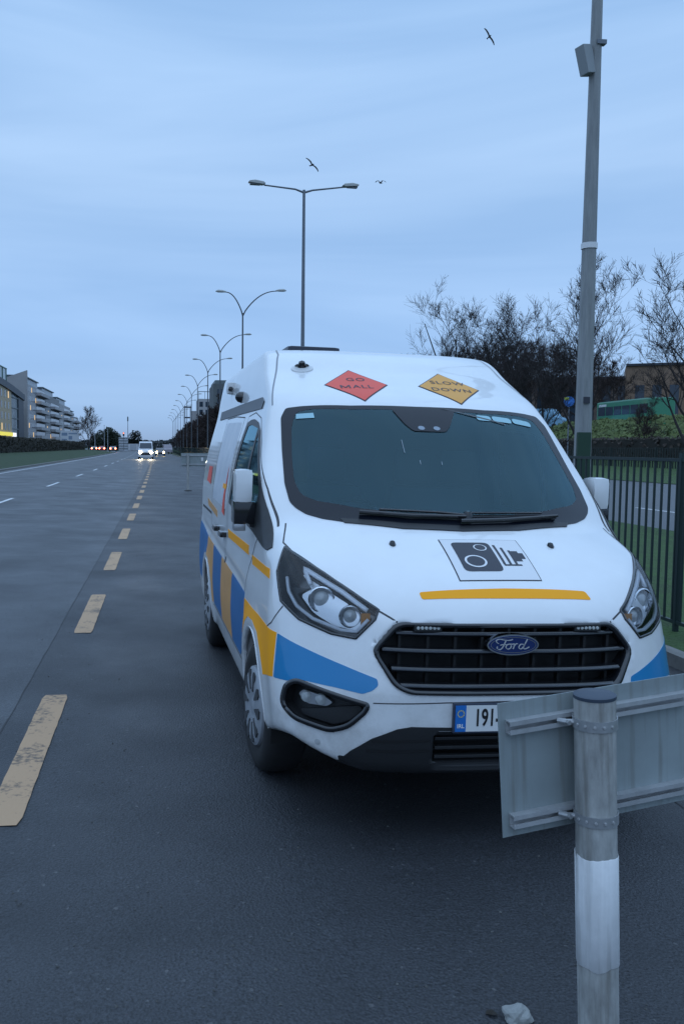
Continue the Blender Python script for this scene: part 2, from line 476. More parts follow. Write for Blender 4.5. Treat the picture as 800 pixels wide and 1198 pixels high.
def tinted_glass(name, tint, f0):
    m = bpy.data.materials.new(name); m.use_nodes = True; n = m.node_tree.nodes; l = m.node_tree.links; n.clear()
    o = n.new('ShaderNodeOutputMaterial'); t = n.new('ShaderNodeBsdfTransparent'); g = n.new('ShaderNodeBsdfGlossy'); f = n.new('ShaderNodeFresnel')
    t.inputs[0].default_value = (*tint, 1); g.inputs['Roughness'].default_value = .03; f.inputs['IOR'].default_value = f0
    g.inputs['Color'].default_value = (.55, .90, 1, 1)
    x = n.new('ShaderNodeMixShader'); l.new(f.outputs[0], x.inputs[0]); l.new(t.outputs[0], x.inputs[1]); l.new(g.outputs[0], x.inputs[2])
    # thin film of dust and road dirt
    tcn = n.new('ShaderNodeTexCoord'); nz_ = n.new('ShaderNodeTexNoise'); nz_.inputs['Scale'].default_value = 2.2; nz_.inputs['Detail'].default_value = 7; l.new(tcn.outputs['Object'], nz_.inputs['Vector'])
    mr_ = n.new('ShaderNodeMapRange'); mr_.inputs[1].default_value = .42; mr_.inputs[2].default_value = .75; mr_.inputs[3].default_value = .012; mr_.inputs[4].default_value = .05; l.new(nz_.outputs['Fac'], mr_.inputs[0])
    df = n.new('ShaderNodeBsdfDiffuse'); df.inputs[0].default_value = (.20, .36, .50, 1); x2 = n.new('ShaderNodeMixShader'); l.new(mr_.outputs[0], x2.inputs[0]); l.new(x.outputs[0], x2.inputs[1]); l.new(df.outputs[0], x2.inputs[2])
    l.new(x2.outputs[0], o.inputs[0]); return m
glassM = tinted_glass('windscreen_glass', (.36, .56, .68), 1.60)
sideM = tinted_glass('side_window_glass', (.40, .47, .50), 1.6)
borderM = mat('windscreen_frit', (.006, .008, .014), .22, spec=.35)
def clear_glass():
    m = bpy.data.materials.new('clear_lens'); m.use_nodes = True; n = m.node_tree.nodes; l = m.node_tree.links; n.clear()
    o = n.new('ShaderNodeOutputMaterial'); t = n.new('ShaderNodeBsdfTransparent'); g = n.new('ShaderNodeBsdfGlossy'); f = n.new('ShaderNodeFresnel')
    t.inputs[0].default_value = (.93, .95, .97, 1); g.inputs['Roughness'].default_value = .03; f.inputs['IOR'].default_value = 1.5
    x = n.new('ShaderNodeMixShader'); l.new(f.outputs[0], x.inputs[0]); l.new(t.outputs[0], x.inputs[1]); l.new(g.outputs[0], x.inputs[2]); l.new(x.outputs[0], o.inputs[0])
    return m
lens = clear_glass()

DF = (0, 1, 0); DS = (1, 0, 0); DH = (0, .5, -.86); DW = (0, .65, -.76); DC = (0, .45, -.89); DL = (.45, .85, -.12); DG = (.35, .93, 0)
both = (False, True)
full = lambda H: H + [(-x, y, z) for x, y, z in H[:0:-1]]
WS_OUT = [(0,1.425,1.985),(.40,1.44,1.972),(.68,1.51,1.945),(.765,1.545,1.915),(.80,1.50,1.85),(.82,1.31,1.68),(.835,1.10,1.50),(.825,.98,1.42),(.80,.93,1.395),(.755,.875,1.37),(.68,.815,1.358),(.56,.755,1.35),(.3,.69,1.342)]
WS_IN = [(0,1.395,1.962),(.40,1.41,1.95),(.64,1.475,1.925),(.715,1.49,1.89),(.75,1.42,1.80),(.775,1.24,1.64),(.785,1.09,1.52),(.765,1.0,1.455),(.70,.94,1.42),(.5,.84,1.40),(.25,.765,1.398),(0,.755,1.398)]
WS_IN = full(WS_IN[:-1]+[(0.001,.755,1.398)])
WS_IN = [tuple(p) for p in rounded([Vector(q) for q in WS_IN], .03)]
SG = [(-.87, y, z) for y, z in ((2.27,1.86),(2.12,1.865),(1.76,1.835),(1.78,1.34),(2.42,1.365),(2.37,1.7))]
QG = [(-.87, y, z) for y, z in ((1.70,1.81),(1.36,1.61),(1.17,1.48),(1.28,1.315),(1.70,1.335))]
P_CUT = BP.copy(); KEEP = np.ones(len(BQ), bool)
def cut(poly, d, mirror=False, grow=0):
    """open the skin along an outline: drop the faces inside and pull the rim onto the outline"""
    global KEEP
    pts = [Vector((-p[0] if mirror else p[0], p[1], p[2])) for p in poly]; dd = Vector((-d[0] if mirror else d[0], d[1], d[2]))
    dd, ua, ub = basis(dd); dep = sum(p.dot(dd) for p in pts)/len(pts)
    A = np.array([(p.dot(ua), p.dot(ub)) for p in pts]); c0 = A.mean(0)
    if grow: A = c0+(A-c0)*(1+grow/np.linalg.norm(A-c0, axis=1, keepdims=True))
    q = np.stack([BP @ np.array(ua), BP @ np.array(ub)], 1); near = np.abs(BP @ np.array(dd) - dep) < .55
    lo, hi = A.min(0)-.05, A.max(0)+.05; near &= ((q > lo) & (q < hi)).all(1)
    idx_ = np.where(near)[0]; x, y = q[idx_, 0], q[idx_, 1]; ins = np.zeros(len(idx_), bool); n = len(A); best = np.full(len(idx_), 9.); bp_ = np.zeros((len(idx_), 2))
    for i in range(n):
        a, b_ = A[i], A[(i+1) % n]
        with np.errstate(all='ignore'):
            c = ((a[1] > y) != (b_[1] > y)) & (x < (b_[0]-a[0])*(y-a[1])/(b_[1]-a[1]+1e-12)+a[0])
        ins ^= c
        e = b_-a; t = np.clip(((x-a[0])*e[0]+(y-a[1])*e[1])/(e@e), 0, 1); px_ = a+t[:, None]*e; ds = np.hypot(px_[:, 0]-x, px_[:, 1]-y); u_ = ds < best; best[u_] = ds[u_]; bp_[u_] = px_[u_]
    inside = np.zeros(len(BP), bool); inside[idx_[ins]] = True
    cnt = inside[BQ].sum(1); drop = cnt >= 2
    KEEP &= ~drop
    rim = np.zeros(len(BP), bool); rim[BQ[drop].ravel()] = True
    other = np.zeros(len(BP), bool); other[BQ[~drop & (cnt < 5)].ravel()] = True
    rim &= other
    look = dict(zip(idx_.tolist(), bp_))
    for k in np.where(rim)[0]:
        if k in look:
            g2 = look[k]; h, n_ = cast(ua*g2[0]+ub*g2[1]+dd*(Vector(BP[k]).dot(dd)), dd)
            P_CUT[k] = h
for s in both:
    cut(LAMP3, DL, s); cut(FOG3, DG, s); cut(SG, DS, s, .012); cut(QG, DS, s, .012)
cut(WS_IN, DW, False, .02)
body = mobj('body', P_CUT, BQ[KEEP], paint, VAN, True)
body.data.materials.append(blackp)
qc = P_CUT[BQ[KEEP]].mean(1)
kk = .34 + .10*np.clip((qc[:, 2]-.55)/.6, 0, 1)
sk = front_c(qc[:, 2]) + kk*(np.abs(qc[:, 0])/.985)**3.4
deep = (poly_sdf(qc[:, 0], qc[:, 2], GRILLE) < -.008) & (qc[:, 1] > sk+.008) & (qc[:, 1] < .3)
deep |= (np.abs(qc[:, 0]) < .38) & (np.abs(qc[:, 2]-.448) < .075) & (qc[:, 1] < .3)
deep |= (qc[:, 2] < .385) & (qc[:, 1] < .5) & (np.abs(qc[:, 0]) < .73)
body.data.polygons.foreach_set('material_index', deep.astype(np.int32))

# cabin behind the glass
cabin_m = mat('cabin_dark', (.03,.033,.038), .7); seat_m = mat('seat_cloth', (.06,.065,.075), .9); liner_m = mat('cabin_liner', (.11,.14,.17), .8)
b = MB(); b.box((-.80,.82,1.02), (.80,1.28,1.285)); b.build('dashboard', cabin_m, VAN, True, bevel=.05)
b = MB(); b.box((-.62,1.10,1.27), (-.20,1.26,1.34)); b.build('instrument_hood', cabin_m, VAN, True, bevel=.03)
b = MB(); b.tube([Vector((-.40,1.42,1.27))+Vector((.19*math.cos(a), -.19*math.sin(a)*.45, .19*math.sin(a)*.89)) for a in np.linspace(0, 2*math.pi, 25)], .016, 8); b.tube([(-.58,1.42,1.27),(-.40,1.40,1.255),(-.22,1.42,1.27)], .02, 6); b.tube([(-.40,1.25,1.16),(-.40,1.41,1.26)], .03, 8); b.build('steering_wheel', gloss, VAN, True)
for x0, x1 in ((-.63,-.15), (.02,.66)):
    b = MB(); b.box((x0,1.52,.70), (x1,2.06,.86)); b.box((x0,2.0,.84), (x1,2.16,1.50)); st_ = b.build('seat', seat_m, VAN, True, bevel=.08)
    for c_ in ([(x0+x1)/2] if x1 < 0 else [x0+.17, x1-.17]):
        b = MB(); b.box((c_-.12,2.04,1.52), (c_+.12,2.13,1.74)); b.build('headrest', seat_m, st_, True, bevel=.03)
b = MB(); b.box((-.84,2.50,.5), (.84,2.53,2.0)); b.build('bulkhead', liner_m, VAN)
b = MB(); b.box((-.86,.85,.42), (.86,2.50,.46)); b.build('cabin_floor', cabin_m, VAN)
b = MB(); b.box((-.76,1.62,2.0), (.76,2.50,2.02)); b.build('headlining', liner_m, VAN)
b = MB(); b.box((-.30,.90,1.285), (-.06,1.05,1.29)); b.build('paper', whitef, VAN)

# windscreen: black border, glass, sensor pod, stickers
ws = drape('windscreen', full(WS_OUT), DW, borderM, VAN, off=.004, skirt=.008, hole=WS_IN, rnd=.02)
gl = drape('glass', WS_IN, DW, glassM, ws, off=.003, skirt=0)
pod = drape('camera_housing', [(-.17,1.40,1.962),(.21,1.40,1.962),(.15,1.30,1.87),(.11,1.25,1.835),(-.08,1.25,1.835),(-.12,1.30,1.87)], DW, borderM, ws, off=.007, skirt=0, rnd=.02)
for x_ in (-.03, .06): drape('lens', [(x_+.02*math.cos(a), 1.272+.013*math.sin(a), 1.85+.012*math.sin(a)) for a in np.linspace(0, 6.0, 10)], DW, mat('lens_grey', (.25, .3, .36), .2), ws, off=.009, skirt=0)
pale = mat('pale_sticker', (.30, .52, .58), .4)
drape('sticker', [(-.715,1.475,1.88),(-.62,1.445,1.895),(-.62,1.41,1.865),(-.72,1.44,1.855)], DW, pale, ws, off=.007, skirt=0)
for a, b in ((.33, .42), (.43, .55), (.56, .68)):
    k = (a-.33)*.06
    drape('sticker', [(a,1.40+k,1.925),(b,1.40+k,1.925),(b,1.365+k,1.893),(a,1.365+k,1.893)], DW, pale, ws, off=.007, skirt=0, rnd=.02)
drape('tax_disc_cord', [(.13,1.42,1.975),(.14,1.42,1.975),(.33,1.39,1.92),(.50,1.36,1.885),(.50,1.353,1.878),(.32,1.383,1.913)], DW, gloss, ws, off=.008, skirt=0, step=.05)
for x_, y0, y1 in ((-.17, 1.12, 1.2), (-.10, 1.05, 1.075), (.02, 1.05, 1.07)):
    strip('glass_streak', [(x_, y0, 1.35+.85*(y0-.7)), (x_+.003, y1, 1.35+.85*(y1-.7))], DW, .0028, mat('streak', (.35,.42,.48), .6), ws, off=.007)
# cowl and wipers
drape('cowl', [(-.60,.79,1.365),(-.3,.71,1.36),(0,.685,1.358),(.3,.71,1.36),(.62,.79,1.365),(.60,.76,1.345),(.3,.67,1.335),(0,.645,1.33),(-.3,.67,1.335),(-.58,.76,1.345)], DW, blackp, VAN, off=.006, skirt=.006)
def wiper(pts, rad):
    P = [cast(Vector(p), Vector(DW).normalized()) for p in pts]
    b = MB(); b.tube([h+n*.028 for h, n in P], rad, 6)
    b.tube([h+n*.012 for h, n in P], rad*.6, 4)
    return b
b = wiper([(-.50,.80,1.375),(-.25,.735,1.385),(.04,.725,1.385)], .009); b.build('wiper', gloss, VAN, True)
b = wiper([(-.40,.785,1.40),(-.1,.75,1.40),(.06,.735,1.39)], .007); b.build('wiper_arm', gloss, VAN, True)
b = wiper([(0,.70,1.36),(.25,.725,1.365),(.55,.80,1.375)], .009); b.build('wiper', gloss, VAN, True)
b = wiper([(.05,.75,1.40),(.25,.76,1.40),(.46,.79,1.395)], .006); b.build('wiper_arm', gloss, VAN, True)
b = MB(); h, n_ = cast(Vector((.05,.725,1.38)), Vector(DW).normalized()); b.lathe([(0,.055),(.018,.05),(.026,.03),(.026,0)], 12, Matrix.Translation(h)); b.build('wiper_pivot', gloss, VAN, True)
for s in both: 
    h, n_ = cast(Vector((.40*(1 if s else -1), .53, 1.275)), Vector(DH).normalized()); b = MB(); b.lathe([(0,.018),(.010,.015),(.017,.0),(.017,-.01)], 10, Matrix.Translation(h) @ Matrix.Scale(1.5, 4, (0,1,0))); b.build('washer_nozzle', gloss, VAN, True)

# diamonds on the roof front
for cx, mt, words in ((-.305, redf, ('GO', 'MALL')), (.28, ambd, ('SLOW', 'DOWN'))):
    D = lambda k: [(cx, 1.70+.215*k, 2.113+.104*k), (cx-.197*k, 1.70, 2.113), (cx, 1.70-.225*k, 2.113-.115*k), (cx+.197*k, 1.70, 2.113)]
    p = drape('slogan_diamond', D(1), DC, dark, VAN, off=.002, skirt=.003)
    drape('film', D(.955), DC, mt, p, off=.0035, skirt=0)
    ub = (0, .89, .45)
    lettering('lettering', words[0], .074, (cx+.010, 1.765, 2.145), (1,0,0), ub, DC, dark, p, off=.0050, bold=.0004, spacing=1.15, sx=1.0)
    lettering('lettering', words[1].replace('MALL', 'ALL'), .072, (cx+.002+(.030 if words[1] == 'MALL' else 0), 1.66, 2.093), (1,0,0), ub, DC, dark, p, off=.0050, bold=.0004, spacing=1.12, sx=1.0)
    if words[1] == 'MALL':      # the M is drawn stroke by stroke
        b = MB(); t_ = .0085; dn = Vector(DC).normalized(); O_ = Vector((cx-.076, 1.66, 2.093)); ub_ = Vector(ub).normalized()
        for q in (((-.030,-.025),(-.030+t_,-.025),(-.030+t_,.025),(-.030,.025)), ((.030-t_,-.025),(.030,-.025),(.030,.025),(.030-t_,.025)),
                  ((-.030+t_,.025),(-.030+t_,.010),(-.003,-.020),(.0035,-.012)), ((.030-t_,.010),(.030-t_,.025),(-.0035,-.012),(.003,-.020))):
            V = []
            for x_, y_ in q: h, nr = cast(O_+Vector((x_, 0, 0))+ub_*y_, dn); V.append(h+nr*.0052)
            b.add(V, [(0,1,2,3)])
        b.build('lettering', dark, p)
# speed camera sign on the bonnet
def hood_pt(a, b):   # a along x 0..1, b down 0..1
    T = Vector((-.165, .56, 1.295)).lerp(Vector((.235, .565, 1.297)), a); B_ = Vector((-.17, .24, 1.14)).lerp(Vector((.225, .245, 1.145)), a)
    return T.lerp(B_, b)
rect = lambda a0, b0, a1, b1: [hood_pt(a0, b0), hood_pt(a1, b0), hood_pt(a1, b1), hood_pt(a0, b1)]
circ = lambda a, b, r_: [hood_pt(a+r_*math.cos(t), b+r_*1.05*math.sin(t)) for t in np.linspace(0, 2*math.pi, 28)[:-1]]
cs = drape('speed_camera_emblem', rect(0,0,1,1), DH, dark, VAN, off=.0015, skirt=.002)
drape('film', rect(.012,.014,.988,.986), DH, whitef, cs, off=.003, skirt=0)
drape('print', rect(.12,.10,.60,.81), DH, dark, cs, off=.0045, skirt=0, rnd=.03)
for a, b, r_ in ((.46,.245,.082), (.31,.585,.135)):
    drape('print', circ(a, b, r_), DH, whitef, cs, off=.0058, skirt=0, step=.02)
    drape('print', circ(a, b, r_*.8), DH, dark, cs, off=.007, skirt=0, step=.02)
for k in range(3): drape('print', rect(.635+.075*k, .17+.07*k, .665+.075*k, .66), DH, dark, cs, off=.0045, skirt=0)
drape('print', rect(.64,.655,.86,.685), DH, dark, cs, off=.0045, skirt=0)
drape('print', [hood_pt(.81,.33), hood_pt(.90,.33), hood_pt(.90,.38), hood_pt(.955,.38), hood_pt(.955,.52), hood_pt(.90,.52), hood_pt(.90,.58), hood_pt(.81,.58)], DH, dark, cs, off=.0045, skirt=0)
drape('amber_bar', [(-.375,.19,1.098),(-.2,.195,1.105),(.02,.20,1.112),(.25,.20,1.11),(.41,.205,1.10),(.425,.165,1.072),(.25,.155,1.075),(.02,.152,1.077),(-.2,.155,1.073),(-.37,.16,1.07)], DH, orange, VAN, off=.002, skirt=.002, rnd=.012)

# bonnet and bumper gaps
for s in both:
    strip('panel_gap', [(-.50,.10,.995),(-.57,.15,1.03),(-.76,.37,1.158),(-.875,.60,1.228),(-.90,.70,1.26),(-.865,.85,1.345)], (.35,.55,-.6), .008, seamm, VAN, mirror=s)
    strip('panel_gap', [(-.925,.45,.99),(-.96,.52,.90),(-.975,.60,.86),(-.99,.635,.82)], (.8,.5,0), .007, seamm, VAN, mirror=s)
strip('panel_gap', [(-.60,.1,.64),(-.3,0,.655),(0,0,.66),(.3,0,.655),(.60,.1,.64)], DF, .005, seamm, VAN)
for s in both: strip('panel_gap', [(-.80,1.62,1.925),(-.775,1.80,2.05),(-.735,2.02,2.20),(-.69,2.22,2.31),(-.66,2.5,2.37)], (.5,.5,-.7), .010, mat('roof_gap', (.28,.29,.31), .7), VAN, mirror=s)

# head lamps: dark housing pressed in, reflector bowls, light bar, clear cover
def shrink(P, k):
    cx = sum(p[0] for p in P)/len(P); cz = sum(p[1] for p in P)/len(P)
    return [(cx+(x-cx)*k, cz+(z-cz)*k) for x, z in P]
for s in both:
    def P3(P): return [cast(Vector((x, .3, z)), Vector(DF))[0] for x, z in P]
    mx_ = (lambda h: Vector((-h.x, h.y, h.z))) if s else (lambda h: h)
    hl = drape('headlight', LAMP3, DL, gloss, VAN, off=-.055, skirt=-.056, mirror=s, step=.02)
    drape('reflector', P3([(-.905,1.175),(-.86,1.16),(-.75,1.095),(-.605,1.0),(-.665,.935),(-.76,.945),(-.84,.99),(-.885,1.06)]), DL, mat('lamp_reflector', (.85,.87,.9), .28, metal=.35), hl, off=-.040, skirt=.008, mirror=s, rnd=.02, step=.02)
    drape('reflector_wing', P3([(-.93,1.17),(-.905,1.18),(-.895,1.06),(-.85,.985),(-.90,1.02),(-.93,1.08)]), DL, blackp, hl, off=-.03, skirt=.012, mirror=s, rnd=.01, step=.02)
    for (x_, z_, r_) in ((-.80,1.062,.060), (-.69,1.0,.050)):
        h, n_ = cast(Vector((x_, .3, z_)), Vector(DF)); h = mx_(h - n_*.045)
        dv = Vector((-.28 if not s else .28, -.95, .05)).normalized()
        M_ = Matrix.Translation(h) @ dv.to_track_quat('Z', 'Y').to_matrix().to_4x4()
        b = MB(); b.lathe([(r_,-.02),(r_,.020),(r_*.9,.024),(r_*.82,.014),(r_*.62,-.002)], 24, M_); b.build('reflector_bowl', chrome, hl, True)
        b = MB(); b.lathe([(r_*.62,-.002),(r_*.6,.010),(r_*.42,.022),(0,.028)], 24, M_); b.build('projector_lens', mat('projector_glass', (.42, .45, .46), .06, coat=1), hl, True)
    lb = mat('light_bar', (.78,.82,.88), .2)
    strip('light_bar', P3([(-.915,1.12),(-.915,1.06),(-.89,1.005),(-.83,.962),(-.72,.93),(-.66,.93),(-.61,.985)]), DL, .014, lb, hl, off=-.020, mirror=s, step=.02, h=.004)
    strip('light_bar', P3([(-.895,1.19),(-.84,1.168),(-.78,1.133),(-.70,1.088),(-.61,1.022)]), DL, .018, lb, hl, off=-.020, mirror=s, step=.02, h=.004)
    b = MB(); h = mx_(cast(Vector((-.615, .3, .985)), Vector(DF))[0]); b.box((h.x-.02, h.y+.022, h.z-.03), (h.x+.02, h.y+.03, h.z+.02)); b.build('indicator', mat('indicator_amber', (.5,.2,.03), .3), hl, True)
    drape('cover', LAMP3, DL, lens, hl, off=.002, skirt=0, mirror=s, step=.02)
    strip('rim', LAMP3+LAMP3[:1], DL, .011, gloss, hl, off=.0015, mirror=s, step=.015, h=.002)

# blue and amber blocks along the flanks and round the bumper corners
SW = lambda y: .845+.028*min(y, 4)   # top of the stripe
LO = lambda y: .47 if y > 1.5 else .6
for s in both:
    drape('stripe_block', [(-.955,.445,.865),(-.86,.27,.83),(-.72,.14,.785),(-.585,.07,.742),(-.578,.07,.715),(-.60,.08,.692),(-.64,.09,.675),(-.74,.14,.688),(-.86,.24,.695),(-.93,.32,.675),(-.972,.42,.665)], (.35,.93,0), blue, VAN, off=.0015, skirt=.002, mirror=s, rnd=.01)
    drape('stripe_block', [(-.99,1.43,.855),(-.99,.90,.868),(-.99,.62,.868),(-.955,.447,.866),(-.972,.423,.665),(-.985,.55,.64),(-.99,.63,.62),(-.99,.655,.655),(-.99,.73,.72),(-.99,.84,.785),(-.99,1.0,.812),(-.99,1.18,.80),(-.99,1.33,.74),(-.99,1.43,.655)], (.95,.3,0), orange, VAN, off=.0015, skirt=.002, mirror=s)
    edges = [1.435, 2.10, 2.78, 3.42]
    for i, (a, b_) in enumerate(((1.437, 2.10), (2.102, 2.78), (2.782, 3.42))):
        top_ = [(-.99, t, SW(t)) for t in np.linspace(a, b_, 4)]; bot = [(-.99, t, .47 if t > 1.52 else .58) for t in np.linspace(b_, a, 4)]
        drape('stripe_block', top_+bot, DS, (blueD, orangeD)[i % 2], VAN, off=.0015, skirt=.002, mirror=s)
    drape('stripe_block', [(-.99,3.422,SW(3.4)),(-.99,3.96,SW(4)),(-.99,3.96,.80),(-.99,3.80,.785),(-.99,3.65,.72),(-.99,3.55,.62),(-.99,3.50,.47),(-.99,3.422,.47)], DS, orangeD, VAN, off=.0015, skirt=.002, mirror=s)
    drape('stripe_block', [(-.99,3.962,SW(4)),(-.98,4.85,1.02),(-.98,4.85,.50),(-.99,4.46,.50),(-.99,4.42,.62),(-.99,4.32,.74),(-.99,4.15,.80),(-.99,3.962,.81)], DS, blueD, VAN, off=.0015, skirt=.002, mirror=s)
    # reflective dashes on the doors
    for q in ([(2.53,1.15),(1.42,1.16),(1.42,1.105),(2.50,1.095)], [(1.27,1.125),(.68,1.13),(.65,1.085),(1.25,1.075)], [(4.25,1.27),(3.35,1.22),(3.33,1.165),(4.16,1.21)]):
        drape('amber_dash', [(-.97, y, z) for y, z in q], DS, orange if q[0][0] < 3 else orangeD, VAN, off=.0015, skirt=.002, mirror=s)

# doors and side glass
for s in both:
    A_ = [(-.87,2.36,1.885),(-.87,2.20,1.90),(-.87,2.05,1.90),(-.87,1.85,1.875),(-.87,1.735,1.842),(-.87,1.735,1.283),(-.87,1.98,1.30),(-.87,2.52,1.335),(-.87,2.50,1.5),(-.87,2.45,1.73)]
    B_ = [(-.87,1.733,1.842),(-.87,1.66,1.82),(-.87,1.34,1.63),(-.87,1.0,1.405),(-.87,.755,1.225),(-.87,.80,1.205),(-.87,1.25,1.255),(-.87,1.733,1.283)]
    g = drape('side_window', A_, DS, blackp, VAN, off=.006, skirt=.009, mirror=s, step=.02, hole=[(-q[0] if s else q[0], q[1], q[2]) for q in SG])
    drape('glass', SG, DS, sideM, g, off=.003, skirt=0, mirror=s)
    g = drape('quarter_window', B_, DS, blackp, VAN, off=.006, skirt=.009, mirror=s, step=.02, hole=[(-q[0] if s else q[0], q[1], q[2]) for q in QG])
    drape('glass', QG, DS, sideM, g, off=.003, skirt=0, mirror=s)
    strip('door_gap', [(-.9, y, z) for y, z in ((2.56,.50),(2.57,.9),(2.56,1.3),(2.52,1.7),(2.40,1.93),(2.1,1.945),(1.78,1.90),(1.5,1.765),(1.1,1.50),(.86,1.32))], DS, .006, seamm, VAN, mirror=s)
    strip('door_gap', [(-.9, y, z) for y, z in ((.90,1.32),(1.16,1.20),(1.36,1.05),(1.45,.9),(1.49,.7),(1.52,.42))], DS, .007, seamm, VAN, mirror=s)
    strip('door_gap', [(-.9, y, z) for y, z in ((2.64,.50),(2.64,.9),(2.64,1.3),(2.62,1.93),(3.2,1.955),(3.82,1.955),(3.82,1.2),(3.80,.85))], DS, .008, seamm, VAN, mirror=s)
    strip('sill_gap', [(-.96, y, .455) for y in (1.56, 2.4, 3.45)], DS, .008, seamm, VAN, mirror=s)
    strip('rail_slot', [(-.97, y, 1.155+.01*(y-3)) for y in (3.86, 4.3, 4.75)], DS, .022, seamm, VAN, mirror=s)
    drape('roof_side_trim', [(-.84, y, z) for y, z in ((1.84,2.005),(1.95,2.035),(3.0,2.04),(4.5,2.04),(4.5,1.965),(3.0,1.965),(1.86,1.96))], DS, mat('grey_trim', (.07,.075,.085), .45), VAN, off=.006, skirt=.012, mirror=s)
    sx = 1 if s else -1
    for y_ in (2.74, 3.22) if not s else (2.44,):
        b = MB(); h, n_ = cast(Vector((-.97, y_, 1.10)), Vector(DS))
        x0 = sx*(-h.x)
        b.box((min(x0-.004*sx, x0+.045*sx), y_-.085, 1.075), (max(x0-.004*sx, x0+.045*sx), y_+.085, 1.115)); b.build('door_handle', gloss, VAN, True, bevel=.012)
    drape('lock_cover', [(-.98, 2.57+.02*math.cos(a), .93+.024*math.sin(a)) for a in np.linspace(0, 6, 10)], DS, gloss, VAN, off=.004, skirt=.004, mirror=s)
    # wheel arch lips and sill
    for cy in (FO, FO+WB):
        strip('arch_lip', [(-.97, cy+.412*math.cos(a), HUB+.412*math.sin(a)) for a in np.linspace(-.05, math.pi+.05, 20)], DS, .016, paint, VAN, mirror=s, off=.001, h=.004, step=.05)
    # mirror
    mr = MB(); mr.box((min(sx*.985, sx*1.085), 1.19, 1.415), (max(sx*.985, sx*1.085), 1.33, 1.60))
    o = mr.build('mirror_cap', paint, VAN, True, bevel=.035)
    mr = MB(); mr.box((min(sx*.965, sx*1.088), 1.195, 1.30), (max(sx*.965, sx*1.088), 1.34, 1.425)); mr.box((min(sx*.90, sx*1.0), 1.21, 1.28), (max(sx*.90, sx*1.0), 1.31, 1.355))
    mh = mr.build('mirror_housing', gloss, VAN, True, bevel=.018)
    mr = MB(); mr.box((min(sx*.99, sx*1.08), 1.335, 1.33), (max(sx*.99, sx*1.08), 1.345, 1.585)); mr.build('mirror_glass', chrome, mh, True, bevel=.004)
    mr = MB(); mr.box((min(sx*1.02, sx*1.085), 1.20, 1.262), (max(sx*1.02, sx*1.085), 1.29, 1.302)); mr.build('puddle_lamp', satin, mh, True, bevel=.01)
    # rear lamps
    drape('tail_light', [(-.96,4.93,.95),(-.95,4.95,1.45),(-.93,4.97,1.45),(-.93,4.97,.95)], (.8,-.6,0), mat('tail_red', (.35,.01,.01), .2), VAN, off=.004, skirt=.004, mirror=s)
# picture film on the left cargo panel (street scene with cones)
film = drape('window_film', [(-.88, y, z) for y, z in ((2.72,1.90),(3.75,1.92),(3.78,1.30),(2.72,1.27))], DS, mat('printed_film', (.52,.56,.62), .4, noise=.35, nscale=5, col2=(.68,.70,.74)), VAN, off=.0015, skirt=.002, rnd=.05)
drape('red_print', [(-.88, y, z) for y, z in ((2.80,1.60),(2.88,1.42),(2.98,1.24),(2.80,1.22))], DS, redf, film, off=.004, skirt=0)
drape('amber_print', [(-.88, y, z) for y, z in ((2.78,1.45),(3.02,1.45),(3.02,1.415),(2.78,1.415))], DS, orange, film, off=.0055, skirt=0)
drape('red_print', [(-.88, y, z) for y, z in ((4.1,1.55),(4.4,1.55),(4.45,1.42),(4.05,1.40))], DS, redf, film, off=.004, skirt=0)

# grille
def fy(x, z): 
    h = BVH.ray_cast(Vector((x, -1, z)), Vector((0, 1, 0)))
    return h[0].y
def skin(x, z):   # bumper skin without the grille hole
    k = .34 + .10*np.clip((z-.55)/.6, 0, 1)
    return float(front_c(z) + k*(abs(x)/.985)**3.4)
gr = empty('grille'); gr.parent = VAN
b = MB()
pl = shrink(GRILLE, 1.02)
b.add([Vector((x, .155, z)) for x, z in pl], [tuple(range(8))]); b.build('mesh_back', mat('grille_back', (.008,.008,.009), .7), gr)
ring = resample(rounded([Vector((x, z)) for x, z in shrink(GRILLE, 1.0)], .04), .03)
V = []; F = []; n = len(ring)
for p in ring:
    c = Vector((p.x*.955, .84+(p.y-.84)*.86))
    for q, dy in ((p*1, .008), (p.lerp(c, .12), -.012), (p.lerp(c, .75), -.006), (c, .03), (c, .12)):
        V.append((q.x, skin(q.x, q.y)+dy, q.y))
k = 5
for i in range(n):
    for j in range(k-1): F.append((i*k+j, ((i+1)%n)*k+j, ((i+1)%n)*k+j+1, i*k+j+1))
mobj('bezel', V, F, gloss, gr, True)
def gw(z):   # half width of the opening at height z
    return np.interp(z, [.69,.715,.858,.982], [.44,.50,.575,.475])
for z_ in (.935, .862, .785, .718):
    b = MB(); w_ = float(gw(z_))-.015
    X_ = np.linspace(-w_, w_, 25)
    prof = ((-.002,-.012),(-.012,.0),(-.004,.010),(.035,.012),(.04,-.012))
    V = [(x, skin(x, z_)+.018+dy, z_+dz) for x in X_ for dy, dz in prof]
    F = [(i*5+j, i*5+(j+1)%5, (i+1)*5+(j+1)%5, (i+1)*5+j) for i in range(24) for j in range(5)] + [tuple(range(4,-1,-1)), tuple(120+j for j in range(5))]
    mobj('bar', V, F, gloss, gr)
    V = [(x, skin(x, z_)+.018+dy, z_+dz) for x in X_ for dy, dz in ((-.0125,-.004),(-.0155,-.001),(-.0155,.003),(-.010,.006))]
    F = [(i*4+j, i*4+(j+1)%4, (i+1)*4+(j+1)%4, (i+1)*4+j) for i in range(24) for j in range(4)]
    mobj('trim_line', V, F, mat('bar_edge', (.16,.17,.19), .25, metal=.6), gr)
for x_ in np.linspace(-.48, .48, 9):
    b = MB(); b.box((x_-.006, skin(x_, .8)+.05, .70), (x_+.006, skin(x_, .8)+.08, .96)); b.build('rib', mat('grille_back', (.008,.008,.009), .7), gr)
